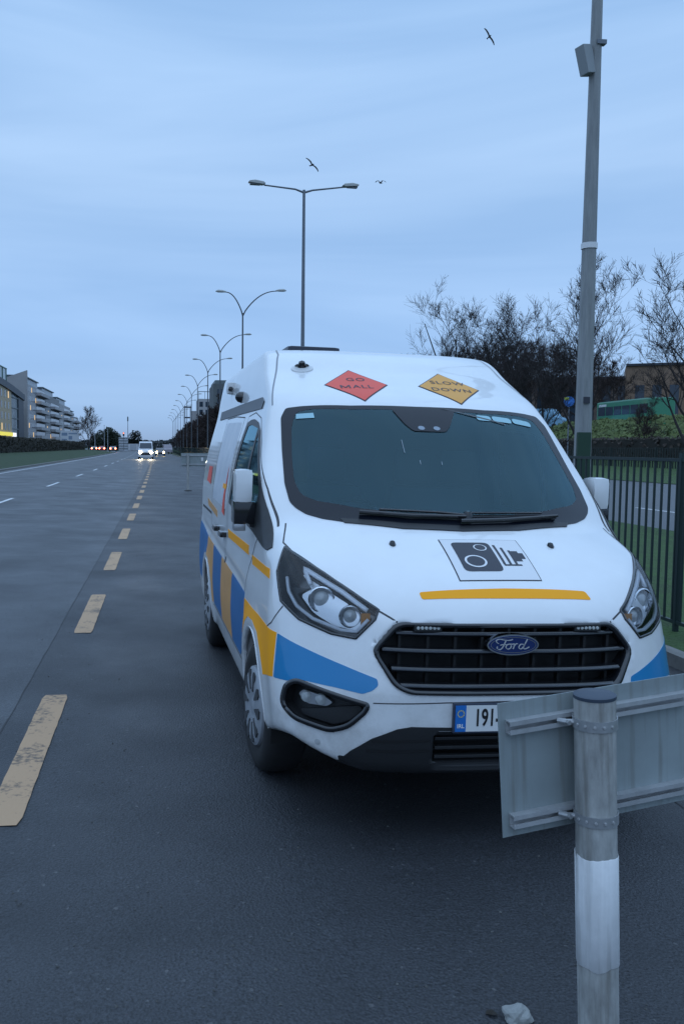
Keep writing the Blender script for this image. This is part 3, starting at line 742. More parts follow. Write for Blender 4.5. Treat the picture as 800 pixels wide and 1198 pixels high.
for x_ in (-.365, .365):
    y_ = skin(x_, .958)
    b = MB(); b.box((x_-.062, y_-.002, .945), (x_+.062, y_+.03, .978)); lm = b.build('strobe_light', blackp, gr, bevel=.004)
    for q in range(6):
        b = MB(); b.lathe([(.0075,0),(.007,.003),(0,.004)], 10, Matrix.Translation((x_-.045+q*.018, y_-.002, .962)) @ Matrix.Rotation(math.pi/2, 4, 'X')); b.build('led', mat('led_clear', (.5,.52,.5), .15), lm, True)
# oval badge with script
bz = .898; by = skin(0, bz)-.016
oval = lambda a, c, n=40: [(a*math.cos(t), c*math.sin(t)) for t in np.linspace(0, 2*math.pi, n+1)[:-1]]
MX = lambda y: Matrix.Translation((0, y, bz)) @ Matrix.Rotation(math.pi/2, 4, 'X')
b = MB(); b.prism(oval(.117,.046), -.03, .004, MX(by)); bd = b.build('badge', chrome, VAN, True)
b = MB(); b.prism(oval(.110,.040), .004, .006, MX(by)); b.build('badge_field', mat('badge_blue', (.006,.022,.11), .15, coat=1), bd, True)
b = MB(); b.add([MX(by) @ Vector((x, y, .0075)) for x, y in oval(.103,.0345)] + [MX(by) @ Vector((x, y, .0075)) for x, y in oval(.100,.032)], [(i, (i+1)%40, 40+(i+1)%40, 40+i) for i in range(40)]); b.build('badge_line', chrome, bd)
def stroke(pts, wd):
    P = [Vector(p) for p in pts]; Q = []
    for i in range(len(P)-1):
        p0 = P[max(i-1,0)]; p1 = P[i]; p2 = P[i+1]; p3 = P[min(i+2, len(P)-1)]
        for t in np.linspace(0, 1, 6)[:-1]:
            Q.append(.5*((2*p1)+(-p0+p2)*t+(2*p0-5*p1+4*p2-p3)*t*t+(-p0+3*p1-3*p2+p3)*t**3))
    Q.append(P[-1]); V = []; F = []
    for i, p in enumerate(Q):
        t = (Q[min(i+1,len(Q)-1)]-Q[max(i-1,0)]).normalized(); a = abs(t.x*.5+t.y*.85)
        w_ = wd*(.45+.75*a)
        nn = Vector((-t.y, t.x))*w_
        V += [p+nn, p-nn]
    for i in range(len(Q)-1): F.append((2*i, 2*i+1, 2*i+3, 2*i+2))
    return V, F
sc_ = MB()
for pts in ([(-.066,.006),(-.076,.012),(-.078,.021),(-.064,.026),(-.040,.022),(-.018,.021),(-.004,.025)],      # F top sweep
            [(-.034,.022),(-.042,.004),(-.052,-.014),(-.064,-.019),(-.074,-.013),(-.072,-.006)],             # F stem
            [(-.060,.000),(-.044,.003),(-.030,.002)],
            [(-.018,.005),(-.030,.001),(-.034,-.010),(-.026,-.017),(-.014,-.013),(-.010,-.002),(-.018,.005),(-.006,.004),(.004,.006)],   # o
            [(.004,.006),(.002,-.008),(-.002,-.017)], [(.003,-.003),(.012,.006),(.020,.005)],     # r
            [(.046,.003),(.034,.004),(.026,-.004),(.026,-.014),(.036,-.016),(.046,-.006),(.056,.014),(.062,.026)],  # d
            [(.052,.006),(.046,-.008),(.048,-.016),(.058,-.015),(.072,-.008)]):
    v, f = stroke(pts, .0024); sc_.add([MX(by) @ Vector((p.x, p.y, .0085)) for p in v], f)
sc_.build('badge_script', mat('badge_silver', (.8,.81,.84), .25, metal=.6), bd)

# number plate
pz0, pz1 = .535, .648; py = -.012
b = MB(); b.box((-.27, py, pz0-.008), (.27, py+.03, pz1+.008)); pt = b.build('number_plate', mat('plate_frame', (.04,.05,.08), .4), VAN, bevel=.004)
b = MB(); b.box((-.215, py-.002, pz0), (.262, py+.002, pz1)); b.build('plate_face', mat('plate_white', (.74,.74,.73), .4), pt)
b = MB(); b.box((-.262, py-.0025, pz0), (-.215, py+.002, pz1)); b.build('country_band', mat('plate_blue', (.015,.16,.52), .4), pt)
flat_text('country_letters', 'IRL', .024, (-.2385, py-.004, pz0+.024), (1,0,0), (0,0,1), mat('plate_letter', (.8,.8,.8), .5), pt, bold=.0006)
st_ = MB()
for k in range(12):
    a = k*math.pi/6; st_.add([(-.2385+.014*math.cos(a)+.0028*math.cos(t), py-.004, pz0+.078+.014*math.sin(a)+.0028*math.sin(t)) for t in np.linspace(0, 5.2, 6)], [tuple(range(6))])
st_.build('star_ring', mat('star_yellow', (.75,.6,.1), .5), pt)
flat_text('plate_number', '191-', .104, (-.121, py-.0035, (pz0+pz1)/2), (1,0,0), (0,0,1), mat('plate_black', (.01,.01,.012), .5), pt, bold=.0022, spacing=1.02, sx=.60)

# lower valance, intake slats, fog lamps, parking sensors
val = [(-.73,.15,.36),(-.68,.1,.42),(-.60,.1,.485),(-.50,.05,.535),(-.44,.03,.548),(.44,.03,.548),(.50,.05,.535),(.60,.1,.485),(.68,.1,.42),(.73,.15,.36),(.62,.1,.335),(.3,.05,.33),(-.3,.05,.33),(-.62,.1,.335)]
drape('lower_valance', val, DF, blackp, VAN, off=.004, skirt=.004)
iv = empty('lower_intake'); iv.parent = VAN
b = MB(); b.box((-.35, .118, .38), (.35, .124, .52)); b.build('mesh_back', mat('grille_back', (.008,.008,.009), .7), iv)
for z_ in (.41, .45, .49):
    b = MB(); b.box((-.33, .035, z_-.007), (.33, .06, z_+.007)); b.build('bar', blackp, iv, bevel=.003)
for s in both:
    strip('slot', [(-.60,.1,.475),(-.36,.02,.49)], DF, .010, mat('grille_back', (.008,.008,.009), .7), VAN, off=.0065, mirror=s)
    strip('slot', [(-.62,.1,.43),(-.36,.02,.445)], DF, .010, mat('grille_back', (.008,.008,.009), .7), VAN, off=.0065, mirror=s)
    P3 = lambda P: [cast(Vector((x, .3, z)), Vector(DF))[0] for x, z in P]
    fl = drape('fog_light', FOG3, DG, blackp, VAN, off=-.06, skirt=-.061, mirror=s, step=.02)
    RF = rounded([Vector(q) for q in FOG3], .03)
    strip('bezel', RF+RF[:1], DG, .022, gloss, fl, off=.001, mirror=s, step=.02, h=.007)
    drape('lamp', P3([(-.905,.625),(-.885,.65),(-.80,.635),(-.765,.615),(-.79,.595),(-.87,.592)]), DF, satin, fl, off=-.03, skirt=.02, mirror=s, rnd=.015, step=.02)
    drape('ledge', P3([(-.90,.56),(-.74,.60),(-.66,.615),(-.645,.60),(-.70,.545),(-.76,.515),(-.89,.535)]), DF, blackp, fl, off=-.035, skirt=.02, mirror=s, rnd=.015, step=.02)
    for x_ in (-.872, -.815):
        h, n_ = cast(Vector((x_, .3, .622)), Vector(DF)); h = h-n_*.03
        if s: h.x = -h.x
        b = MB(); b.lathe([(.026,0),(.023,.012),(0,.018)], 16, Matrix.Translation(h+Vector((0,-.003,0))) @ Matrix.Rotation(math.pi/2, 4, 'X')); b.build('bulb', mat('projector_glass', (.42,.45,.46), .06), fl, True)
    for x_, z_ in ((-.81,.435), (-.40,.60)):
        h, n_ = cast(Vector((x_, .3, z_)), Vector(DF)); 
        if s: h.x = -h.x; n_ = Vector((-n_.x, n_.y, n_.z))
        b = MB(); b.lathe([(.0135,-.004),(.0135,.001),(.0105,.001),(.0105,.002),(0,.003)], 16, Matrix.Translation(h) @ n_.to_track_quat('Z','Y').to_matrix().to_4x4()); b.build('parking_sensor', mat('sensor_grey', (.45,.46,.47), .5), VAN, True)

# wheels
slotm = mat('wheel_dark', (.05,.052,.056), .7)
hubm = mat('hubcap_silver', (.42,.44,.47), .38, metal=.35, noise=.2, nscale=5)
wheel_src = None
for cy in (FO, FO+WB):
    for sx in (-1, 1):
        if wheel_src is None:
            wh = empty('wheel'); wh.parent = VAN
            b = MB()
            b.lathe([(.20,.012),(.25,-.004),(.29,-.006),(.318,.006),(.336,.026),(.344,.055),(.346,.10),(.344,.155),(.336,.19),(.30,.215),(.20,.215)], 48); ty = b.build('tyre', rubber, wh, True)
            b = MB(); b.lathe([(0,-.016),(.03,-.016),(.045,-.010),(.06,-.012),(.10,-.020),(.15,-.022),(.19,-.016),(.208,-.006),(.213,.012)], 48); hc = b.build('hubcap', hubm, wh, True)
            b = MB()
            for k in range(5):
                a0 = k*2*math.pi/5
                for da in (-.33, .33):
                    a = a0+da; P = [(.085, a-.05), (.175, a-.17), (.192, a-.10), (.192, a+.10), (.175, a+.17), (.085, a+.05)]
                    b.prism([(r_*math.cos(t), r_*math.sin(t)) for r_, t in P], -.0235, -.010)
            b.build('slots', slotm, hc)
            b = MB(); b.lathe([(0,.10),(.20,.10),(.20,.19)], 24); b.build('drum', slotm, wh)
            wheel_src = wh; o = wh
        else:
            o = wheel_src.copy(); COL.objects.link(o)
            for ch in list(wheel_src.children):
                c = ch.copy(); COL.objects.link(c); c.parent = o
                for g in ch.children: e = g.copy(); COL.objects.link(e); e.parent = c
        o.location = (sx*.965, cy, .343)
        st = R(4) if cy == FO else 0
        o.rotation_euler = (0, math.pi/2 if sx < 0 else -math.pi/2, st)
# liners inside the arches and the dark underside
for cy in (FO, FO+WB):
    for sx in (-1, 1):
        b = MB(); V = []; A = np.linspace(-.2, math.pi+.2, 18)
        for a in A:
            for x_ in (.57, .94): V.append((sx*x_, cy+.398*math.cos(a), HUB+.398*math.sin(a)))
        b.add(V, [(2*i, 2*i+1, 2*i+3, 2*i+2) for i in range(len(A)-1)]); b.add([(sx*.57, cy+.398*math.cos(a), HUB+.398*math.sin(a)) for a in A], [tuple(range(len(A)))]); b.build('arch_liner', mat('liner', (.012,.012,.012), .9), VAN)
b = MB(); b.box((-.55,.35,.24), (.55,4.7,.36)); b.build('underbody', mat('liner', (.012,.012,.012), .9), VAN, bevel=.03)

# roof fittings
b = MB(); b.box((-.55,2.75,2.39), (-.16,3.35,2.465)); b.build('roof_unit', mat('roof_unit_dark', (.02,.025,.04), .35), VAN, True, bevel=.035)
b = MB(); b.lathe([(.05,0),(.045,.02),(0,.03)], 16, Matrix.Translation((.02,2.9,2.42))); b.build('roof_puck', gloss, VAN, True)
b = MB(); b.tube([(.67,3.0,2.34),(.655,3.0,2.44),(.54,2.98,2.70)], [.012,.006,.003], 6); b.build('aerial', gloss, VAN, True)
def camera_pod(p, sx, r_=.05):
    h, n_ = cast(Vector(p), Vector((0,.5,-.86)).normalized()); q = n_.to_track_quat('Z', 'Y').to_matrix().to_4x4()
    b = MB(); b.lathe([(r_*1.5,-.004),(r_*1.45,.006),(r_*1.05,.014),(r_*.95,.022)], 24, Matrix.Translation(h) @ q @ Matrix.Scale(1.25,4,(1,0,0))); o = b.build('camera_base', mat('pod_white', (.7,.7,.7), .4), VAN, True)
    b = MB(); b.lathe([(r_*.72,.0),(r_*.7,.022),(r_*.5,.048),(0,.058)], 20, Matrix.Translation(h) @ q); b.build('camera_dome', gloss, o, True)
camera_pod((-.59,1.98,2.2), -1, .038)
for y_, z_ in ((3.1,2.10),):
    h, n_ = cast(Vector((-.82,y_,z_)), Vector(DS)); b = MB(); b.lathe([(.045,0),(.04,.03),(.022,.05),(0,.055)], 16, Matrix.Translation(h) @ n_.to_track_quat('Z','Y').to_matrix().to_4x4()); b.build('side_camera', gloss, VAN, True)
h, n_ = cast(Vector((-.82,3.9,2.22)), Vector(DS))
b = MB(); b.box((h.x-.055, 3.84, 2.17), (h.x+.02, 3.96, 2.27)); o = b.build('side_beacon', mat('pod_white', (.7,.7,.7), .4), VAN, True, bevel=.03)
b = MB(); b.lathe([(.022,0),(.02,.02),(0,.025)], 14, Matrix.Translation((h.x-.03, 3.842, 2.21)) @ Matrix.Rotation(math.pi/2,4,'X')); b.build('camera_lens', gloss, o, True)
# ------------------------------------------------------------------ ground, road, verges
def bend(y): return -5e-5*y*y if y < 300 else -4.5-.03*(y-300)
def ribbon(name, x0, x1, y0, y1, dz, material, nx=1, ystep=8, zf=None, kind='structure', follow=True, parent=None):
    ys = list(np.arange(y0, y1, ystep))+[y1]; V = []; F = []
    zf = zf or zg
    for y in ys:
        for i in range(nx+1):
            x = x0+(x1-x0)*i/nx; V.append((x+(bend(y) if follow and y > 0 else 0), y, zf(x)+dz))
    for j in range(len(ys)-1):
        for i in range(nx):
            a = j*(nx+1)+i; F.append((a, a+1, a+nx+2, a+nx+1))
    o = mobj(name, V, F, material, parent)
    if kind: o['kind'] = kind
    return o

def asphalt(name, base, streak, rough):
    m = bpy.data.materials.new(name); m.use_nodes = True; n = m.node_tree.nodes; l = m.node_tree.links; b = n['Principled BSDF']
    t = n.new('ShaderNodeTexCoord')
    def noise(scale, det, st=(1,1,1)):
        mp_ = n.new('ShaderNodeMapping'); mp_.inputs['Scale'].default_value = st; l.new(t.outputs['Object'], mp_.inputs[0])
        x = n.new('ShaderNodeTexNoise'); x.inputs['Scale'].default_value = scale; x.inputs['Detail'].default_value = det; x.inputs['Roughness'].default_value = .6
        l.new(mp_.outputs[0], x.inputs['Vector']); return x.outputs['Fac']
    def remap(s, a, b_, c, d):
        r = n.new('ShaderNodeMapRange'); l.new(s, r.inputs[0])
        for i, v in enumerate((a, b_, c, d)): r.inputs[i+1].default_value = v
        return r.outputs[0]
    def mul(a, b_):
        r = n.new('ShaderNodeMath'); r.operation = 'MULTIPLY'; l.new(a, r.inputs[0]); l.new(b_, r.inputs[1]); return r.outputs[0]
    big = remap(noise(.35, 4), .3, .7, .82, 1.15)
    mid = remap(noise(3.0, 5), .3, .7, .88, 1.1)
    fine = remap(noise(110, 3), .3, .7, .35, 1.75)
    lng = remap(noise(1.3, 3, (1, .035, 1) if streak == 'long' else (.25, 1.1, 1)), .3, .7, .82, 1.14)
    f = mul(mul(mul(big, mid), fine), lng)
    vor = n.new('ShaderNodeTexVoronoi'); vor.inputs['Scale'].default_value = 80; l.new(t.outputs['Object'], vor.inputs['Vector'])
    sp = remap(vor.outputs['Color'], .92, .96, 0, .42)
    c = n.new('ShaderNodeMix'); c.data_type = 'RGBA'; c.blend_type = 'MULTIPLY'; c.inputs[0].default_value = 1
    c.inputs[6].default_value = (*base, 1); g = n.new('ShaderNodeCombineColor')
    for i in range(3): l.new(f, g.inputs[i])
    l.new(g.outputs[0], c.inputs[7])
    c2 = n.new('ShaderNodeMix'); c2.data_type = 'RGBA'; l.new(sp, c2.inputs[0]); l.new(c.outputs[2], c2.inputs[6]); c2.inputs[7].default_value = (.17, .17, .17, 1)
    l.new(c2.outputs[2], b.inputs['Base Color'])
    l.new(remap(noise(.8, 4), .3, .7, rough-.08, rough+.12), b.inputs['Roughness'])
    bp = n.new('ShaderNodeBump'); bp.inputs['Strength'].default_value = .8; bp.inputs['Distance'].default_value = .0035
    ad = n.new('ShaderNodeMath'); l.new(noise(150, 3), ad.inputs[0]); l.new(vor.outputs['Distance'], ad.inputs[1])
    l.new(ad.outputs[0], bp.inputs['Height']); l.new(bp.outputs[0], b.inputs['Normal'])
    return m
road_m = asphalt('asphalt_carriageway', (.044, .047, .053), 'long', .50)
sh_m = asphalt('asphalt_shoulder', (.030, .032, .037), 'cross', .55)
grass_m = mat('grass', (.032, .062, .018), .9, noise=.5, nscale=1.2, col2=(.018, .036, .012), bump=(25, 1, .05), detail=10)
verge_m = mat('verge_grass', (.05, .115, .022), .9, noise=.5, nscale=3, col2=(.035, .06, .02), bump=(30, 1, .05), detail=10)
kerb_m = mat('kerb_concrete', (.22, .22, .21), .8, noise=.4, nscale=6)

def far_z(x):
    return .45 if x < -60 else .12
V = [(-3000,-400,-.35),(3000,-400,-.35),(3000,5000,-.35),(-3000,5000,-.35)]
g = mobj('ground', V, [(0,1,2,3)], mat('far_ground', (.05,.07,.03), .95, noise=.4, nscale=.02)); g['kind'] = 'structure'
ribbon('road', -9.35, -.95, -12, 900, 0, road_m, 4)
ribbon('hard_shoulder', -.95, 4.2, -12, 900, 0, sh_m, 3)
def med_z(x): return np.interp(x, [-32,-21,-20.5,-17,-14,-9.5], [.75,.75,1.0,1.0,.75,.34])
ribbon('median_grass', -20.5, -9.55, -12, 228, 0, grass_m, 8, 6, zf=med_z)
ribbon('junction_road', -20.5, -9.35, 228.2, 300, -.002, road_m, 4, zf=lambda x: np.interp(x, [-20.5,-9.35], [.42,.246]))
ribbon('opposite_road', -32, -20.6, -12, 900, -.06, road_m, 3, zf=lambda x: .75)
ribbon('far_verge', -90, -32.1, -12, 900, 0, grass_m, 3, 20, zf=lambda x: .8)
ribbon('median_grass', -20.5, -9.55, 300.2, 700, 0, grass_m, 4, 10, zf=lambda x: .4)
def kerb(name, x0, x1, h, y0, y1, kind='structure'):
    b = MB(); ys = list(np.arange(y0, y1, 6))+[y1]; V = []; F = []
    for y in ys:
        o = bend(y) if y > 0 else 0
        for (x, z) in ((x0, -.1), (x0, h), (x0+.02*np.sign(x1-x0)*0, h), (x1, h), (x1, -.1)): V.append((x+o, y, zg((x0+x1)/2)+z))
    for j in range(len(ys)-1):
        for i in range(4): F.append((j*5+i, j*5+5+i, j*5+6+i, j*5+1+i))
    o = mobj(name, V, F, kerb_m); o['kind'] = kind
kerb('kerb', -9.55, -9.35, .11, -12, 228); kerb('kerb', 4.2, 4.34, .11, -12, 330)
def right_z(x): return np.interp(x, [4.34, 5.2, 11.3, 27, 34, 38, 46, 60, 300], [.05, .05, -.08, -.08, .2, 1.8, 4.2, 4.0, 5])
ribbon('verge', 4.34, 11.4, -12, 480, 0, verge_m, 6, 8, zf=right_z, follow=False)
ribbon('slip_road', 11.4, 27, -12, 480, -.03, mat('slip_asphalt', (.055,.058,.066), .5, noise=.25, nscale=1), 2, zf=right_z, follow=False)
ribbon('verge', 27, 80, -12, 480, 0, verge_m, 12, 8, zf=right_z, follow=False)
# joint and tar seams
for nm, x_, wd in (('tarmac_joint', -.95, .008), ('tarmac_joint', 2.55, .012)):
    V = []; F = []; rr = random.Random(5); ys = np.arange(-2, 120, .25)
    for y in ys:
        j = rr.uniform(-.006,.006); V += [(x_-wd/2+j+bend(y), y, zg(x_)+.0025), (x_+wd/2+j*.6+bend(y), y, zg(x_)+.0025)]
    F = [(2*i, 2*i+1, 2*i+3, 2*i+2) for i in range(len(ys)-1)]
    o = mobj(nm, V, F, mat('tar_joint', (.022,.022,.024), .6, noise=.4, nscale=12)); o['kind'] = 'structure'
# painted lines
def worn(name, col, hole, a, b_):
    m = mat(name, col, .7); n = m.node_tree.nodes; l = m.node_tree.links; b = n['Principled BSDF']
    t = n.new('ShaderNodeTexCoord'); x = n.new('ShaderNodeTexNoise'); x.inputs['Scale'].default_value = 38; x.inputs['Detail'].default_value = 5; l.new(t.outputs['Object'], x.inputs['Vector'])
    y = n.new('ShaderNodeTexNoise'); y.inputs['Scale'].default_value = 5; y.inputs['Detail'].default_value = 3; l.new(t.outputs['Object'], y.inputs['Vector'])
    ad = n.new('ShaderNodeMath'); ad.operation = 'ADD'; l.new(x.outputs['Fac'], ad.inputs[0]); l.new(y.outputs['Fac'], ad.inputs[1])
    rp = n.new('ShaderNodeValToRGB'); rp.color_ramp.elements[0].position = a; rp.color_ramp.elements[1].position = b_
    rp.color_ramp.elements[0].color = (*hole, 1); rp.color_ramp.elements[1].color = (*col, 1)
    hf = n.new('ShaderNodeMath'); hf.operation = 'MULTIPLY'; hf.inputs[1].default_value = .5
    l.new(ad.outputs[0], hf.inputs[0]); l.new(hf.outputs[0], rp.inputs[0]); l.new(rp.outputs[0], b.inputs['Base Color'])
    bp = n.new('ShaderNodeBump'); bp.inputs['Strength'].default_value = .6; bp.inputs['Distance'].default_value = .004; l.new(x.outputs['Fac'], bp.inputs['Height']); l.new(bp.outputs[0], b.inputs['Normal'])
    return m
amber_l = worn('worn_amber_line', (.46, .29, .165), (.16, .115, .08), .36, .47)
white_l = worn('worn_white_line', (.62, .63, .64), (.2, .2, .2), .36, .46)
def line(name, x, wd, y0, y1, m, ragged=False):
    V = []; F = []; ys = np.linspace(y0, y1, max(2, int((y1-y0)/(.08 if ragged else 4))+1)); rr = random.Random(int(y0*7))
    for y in ys:
        o = bend(y) if y > 0 else 0; j = rr.uniform(-.0018, .0018) if ragged else 0
        e = .012 if ragged and y in (ys[0], ys[-1]) else 0
        V += [(x-wd/2+o+j+e, y, zg(x)+.004), (x+wd/2+o-j-e, y, zg(x)+.004)]
    for i in range(len(ys)-1): F.append((2*i, 2*i+1, 2*i+3, 2*i+2))
    o = mobj(name, V, F, m); o['kind'] = 'structure'
for k in range(-1, 90):
    y = -.15+k*4.03+4.0; line('shoulder_line', -.72, .165, y-.02, y+2.03, amber_l, y < 30)
for k in range(-1, 28):
    line('lane_line', -4.55+.12*min(1, k/4), .12, 23.3+12*(k), 27.3+12*(k), white_l)
line('edge_line', -8.75, .13, -12, 226, white_l)
for k in range(20):
    V = [(14.9, 2+k*9, -.105), (15.05, 2+k*9, -.105), (15.05, 8+k*9, -.105), (14.9, 8+k*9, -.105)]
    o = mobj('slip_line', V, [(0,1,2,3)], white_l); o['kind'] = 'structure'

# ------------------------------------------------------------------ sign board on its post in the foreground
alu = mat('sign_back_grey', (.29, .33, .335), .5, noise=.22, nscale=3, bump=(8, .06, .01))
rail_m = mat('aluminium_rail', (.50, .51, .52), .42, metal=.3, noise=.3, nscale=12)
def galv():
    m = mat('weathered_galvanised', (.46, .46, .44), .62, noise=.45, nscale=22, col2=(.25, .25, .24), bump=(70, .3, .003), stretch=(1, 1, .35))
    return m
T = at(695, 812, 2.64*.90); 
d_h = 2.40
def cam_h(u, v, d):   # point on the ray at horizontal forward distance d
    r_ = ray(u, v); f2 = Vector((math.sin(ROAD_AZ), math.cos(ROAD_AZ), 0)); return Vector((0,0,EYE)) + r_*(d/r_.dot(f2))
T = cam_h(695, 812, d_h); Bt = cam_h(699.5, 1195, d_h); ax_ = (T-Bt).normalized()
base = Bt + ax_*((zg(Bt.x)-.05-Bt.z)/ax_.z)
PQ = ax_.to_track_quat('Z', 'Y')
post = empty('sign_post', base, PQ.to_euler(), 'grey steel post with white sleeve in the foreground holding the sign', 'post')
H = (T-base).length; RP = .0565
b = MB(); b.lathe([(RP,0),(RP,H-.004)], 40); b.build('tube', galv(), post, True)
b = MB(); b.lathe([(RP+.0015,-.006),(RP+.0015,.003),(RP-.004,.006),(0,.007)], 40, Matrix.Translation((0,0,H-.003))); b.build('cap', mat('navy_cap', (.035,.05,.075), .5), post, True)
zs0 = H-(1122-812)/(1195-812)*(T-Bt).length; zs1 = H-(994-812)/(1195-812)*(T-Bt).length
rr = random.Random(4); n = 64; V = []; F = []
for k in range(n):
    a = 2*math.pi*k/n; t = zs1 + .003*math.sin(a*3+1)+rr.uniform(-.001,.001) - (.016 if k in (47, 48) else 0); l_ = zs0 + .004*math.sin(a*2)+.004*math.sin(a*5)+rr.uniform(-.001,.001)
    V += [((RP+.001)*math.cos(a), (RP+.001)*math.sin(a), l_), ((RP+.0028)*math.cos(a), (RP+.0028)*math.sin(a), l_+.002), ((RP+.0028)*math.cos(a), (RP+.0028)*math.sin(a), t-.002), ((RP+.001)*math.cos(a), (RP+.001)*math.sin(a), t)]
for k in range(n):
    for j in range(3): F.append((k*4+j, ((k+1)%n)*4+j, ((k+1)%n)*4+j+1, k*4+j+1))
mobj('sleeve', V, F, mat('white_sleeve', (.78,.78,.78), .45, noise=.15, nscale=14), post, True)
o_ = post.rotation_euler.to_matrix().to_4x4(); PM = Matrix.Translation(base) @ o_
# board frame: origin on the post axis, x to the right along the board, y away from the viewer, z up
cl_t = H-(843-812)/(1195-812)*(T-Bt).length; cl_b = H-(951-812)/(1195-812)*(T-Bt).length
toL = cam_h(583, 823, 2.40); toR = cam_h(750, 796, 2.535); bl = cam_h(588, 980, 2.40)
ex = (toR-toL).normalized(); ez = (toL-bl); SH = ez.length; ez = (ez - ex*ez.dot(ex)).normalized(); ey = ez.cross(ex)
SM = Matrix((ex, ey, ez)).transposed().to_4x4(); SM.translation = bl
sb = empty('chevron_board', (0,0,0), (0,0,0), 'grey back of a flat metal road sign fixed to the post in the foreground', 'sign'); sb.name = 'road_sign'
sb.matrix_world = SM
SW_ = .66
b = MB(); b.box((0,-.0015,0), (SW_,.0015,SH)); b.build('plate', alu, sb)
b = MB(); b.box((.004,.0016,.004), (SW_-.004,.0022,SH-.004)); b.build('sign_face', mat('sign_face_grey', (.5,.5,.5), .4), sb)
def streaks(m, amt):
    n = m.node_tree.nodes; l = m.node_tree.links; b = n['Principled BSDF']; s0 = b.inputs['Base Color'].links[0].from_socket
    t = n.new('ShaderNodeTexCoord'); mp_ = n.new('ShaderNodeMapping'); mp_.inputs['Scale'].default_value = (26, 26, 1.6); l.new(t.outputs['Object'], mp_.inputs[0])
    x = n.new('ShaderNodeTexNoise'); x.inputs['Scale'].default_value = 1.6; x.inputs['Detail'].default_value = 6; l.new(mp_.outputs[0], x.inputs['Vector'])
    r = n.new('ShaderNodeMapRange'); l.new(x.outputs['Fac'], r.inputs[0]); r.inputs[1].default_value = .5; r.inputs[2].default_value = .72; r.inputs[3].default_value = 0; r.inputs[4].default_value = amt
    mx_ = n.new('ShaderNodeMix'); mx_.data_type = 'RGBA'; l.new(r.outputs[0], mx_.inputs[0]); l.new(s0, mx_.inputs[6]); mx_.inputs[7].default_value = (.14,.13,.11,1); l.new(mx_.outputs[2], b.inputs['Base Color'])
streaks(alu, .45); streaks(MATS['weathered_galvanised'], .6); streaks(MATS['white_sleeve'], .35)
PMi = SM.inverted() @ PM
for zc in (cl_t, cl_b):
    p = PMi @ Vector((0, 0, zc)); z_ = p.z
    m_ = MB()
    # C channel: back web and two lips facing the viewer
    x0, x1 = .022, SW_-.022
    m_.box((x0,-.006,z_-.019), (x1,-.0016,z_+.019)); m_.box((x0,-.024,z_+.015), (x1,-.006,z_+.019)); m_.box((x0,-.024,z_-.019), (x1,-.006,z_-.015))
    m_.box((x0,-.027,z_+.006), (x1,-.024,z_+.019)); m_.box((x0,-.027,z_-.019), (x1,-.024,z_-.006))
    m_.build('rail', rail_m, sb)
# clamps: bands round the post with a threaded arm to the rail
clm = mat('clamp_steel', (.42,.43,.44), .4, metal=.4, noise=.3, nscale=30)
for zc in (cl_t, cl_b):
    b = MB(); b.lathe([(RP+.001,-.015),(RP+.0045,-.015),(RP+.0045,.015),(RP+.001,.015)], 36, Matrix.Translation((0,0,zc)) )
    bd_ = b.build('clamp', clm, post, True)
    q = PM.inverted() @ (SM @ Vector(((PMi @ Vector((0,0,zc))).x, -.022, (PMi @ Vector((0,0,zc))).z)))
    dirb = Vector((q.x, q.y, 0)).normalized(); side = Vector((-dirb.y, dirb.x, 0))
    if side.dot(PM.inverted().to_3x3() @ ex) > 0: side = -side
    for sgn_ in (1, -1):
        b = MB(); e = dirb*(RP+.02)+side*sgn_*(RP*.8)
        b.tube([side*sgn_*(RP*.95)+dirb*.02+Vector((0,0,zc)), side*sgn_*(RP+.018)+dirb*.03+Vector((0,0,zc)), side*sgn_*(RP+.03)+dirb*max(.02, q.dot(dirb)-.004)+Vector((0,0,zc))], .008, 8); b.build('lug', clm, bd_, True)
        b = MB(); c_ = side*sgn_*(RP+.016)+dirb*.026+Vector((0,0,zc)); b.lathe([(0,-.016),(.007,-.016),(.007,.012),(0,.012)], 6, Matrix.Translation(c_) @ (-dirb).to_track_quat('Z','Y').to_matrix().to_4x4()); b.build('bolt', clm, bd_)
    front = PM.inverted().to_3x3() @ (Vector((0,0,EYE))-T); a0 = math.atan2(front.y, front.x)
    b = MB()
    for k in range(5):
        a = a0+(k-2)*.42; b.lathe([(.0045,0),(.0042,.0025),(0,.003)], 8, Matrix.Translation((math.cos(a)*(RP+.0045), math.sin(a)*(RP+.0045), zc)) @ Vector((math.cos(a), math.sin(a), 0)).to_track_quat('Z','Y').to_matrix().to_4x4())
    b.build('rivets', mat('rivet', (.6,.6,.6), .3, metal=.6), bd_, True)

# stone by the post and grit on the tarmac
def stone(name, c, r_, seed, m):
    bm = bmesh.new(); bmesh.ops.create_icosphere(bm, subdivisions=3, radius=1); rr = random.Random(seed)
    from mathutils import noise as nz
    for v in bm.verts:
        d = v.co.normalized(); k = 1+.35*nz.noise(d*1.3+Vector((seed,0,0)))+.12*nz.noise(d*4); v.co = Vector((d.x*k, d.y*k*.8, max(d.z*k*.65, -.3)))*r_
    me = bpy.data.meshes.new(name); bm.to_mesh(me); bm.free(); me.materials.append(m); o = bpy.data.objects.new(name, me); COL.objects.link(o); o.location = c; return o
o = stone('stone', (1.065, 2.405, zg(1.06)+.012), .044, 3, mat('pale_stone', (.33,.34,.33), .85, noise=.35, nscale=30)); tag(o, 'pale grey stone lying on the tarmac beside the foreground post', 'stone')
lf = MB(); lf.add([(.975,2.43,zg(1)+.004),(.99,2.412,zg(1)+.012),(1.012,2.42,zg(1)+.006),(1.0,2.44,zg(1)+.010),(.985,2.447,zg(1)+.005)], [(0,1,3,4),(1,2,3)])
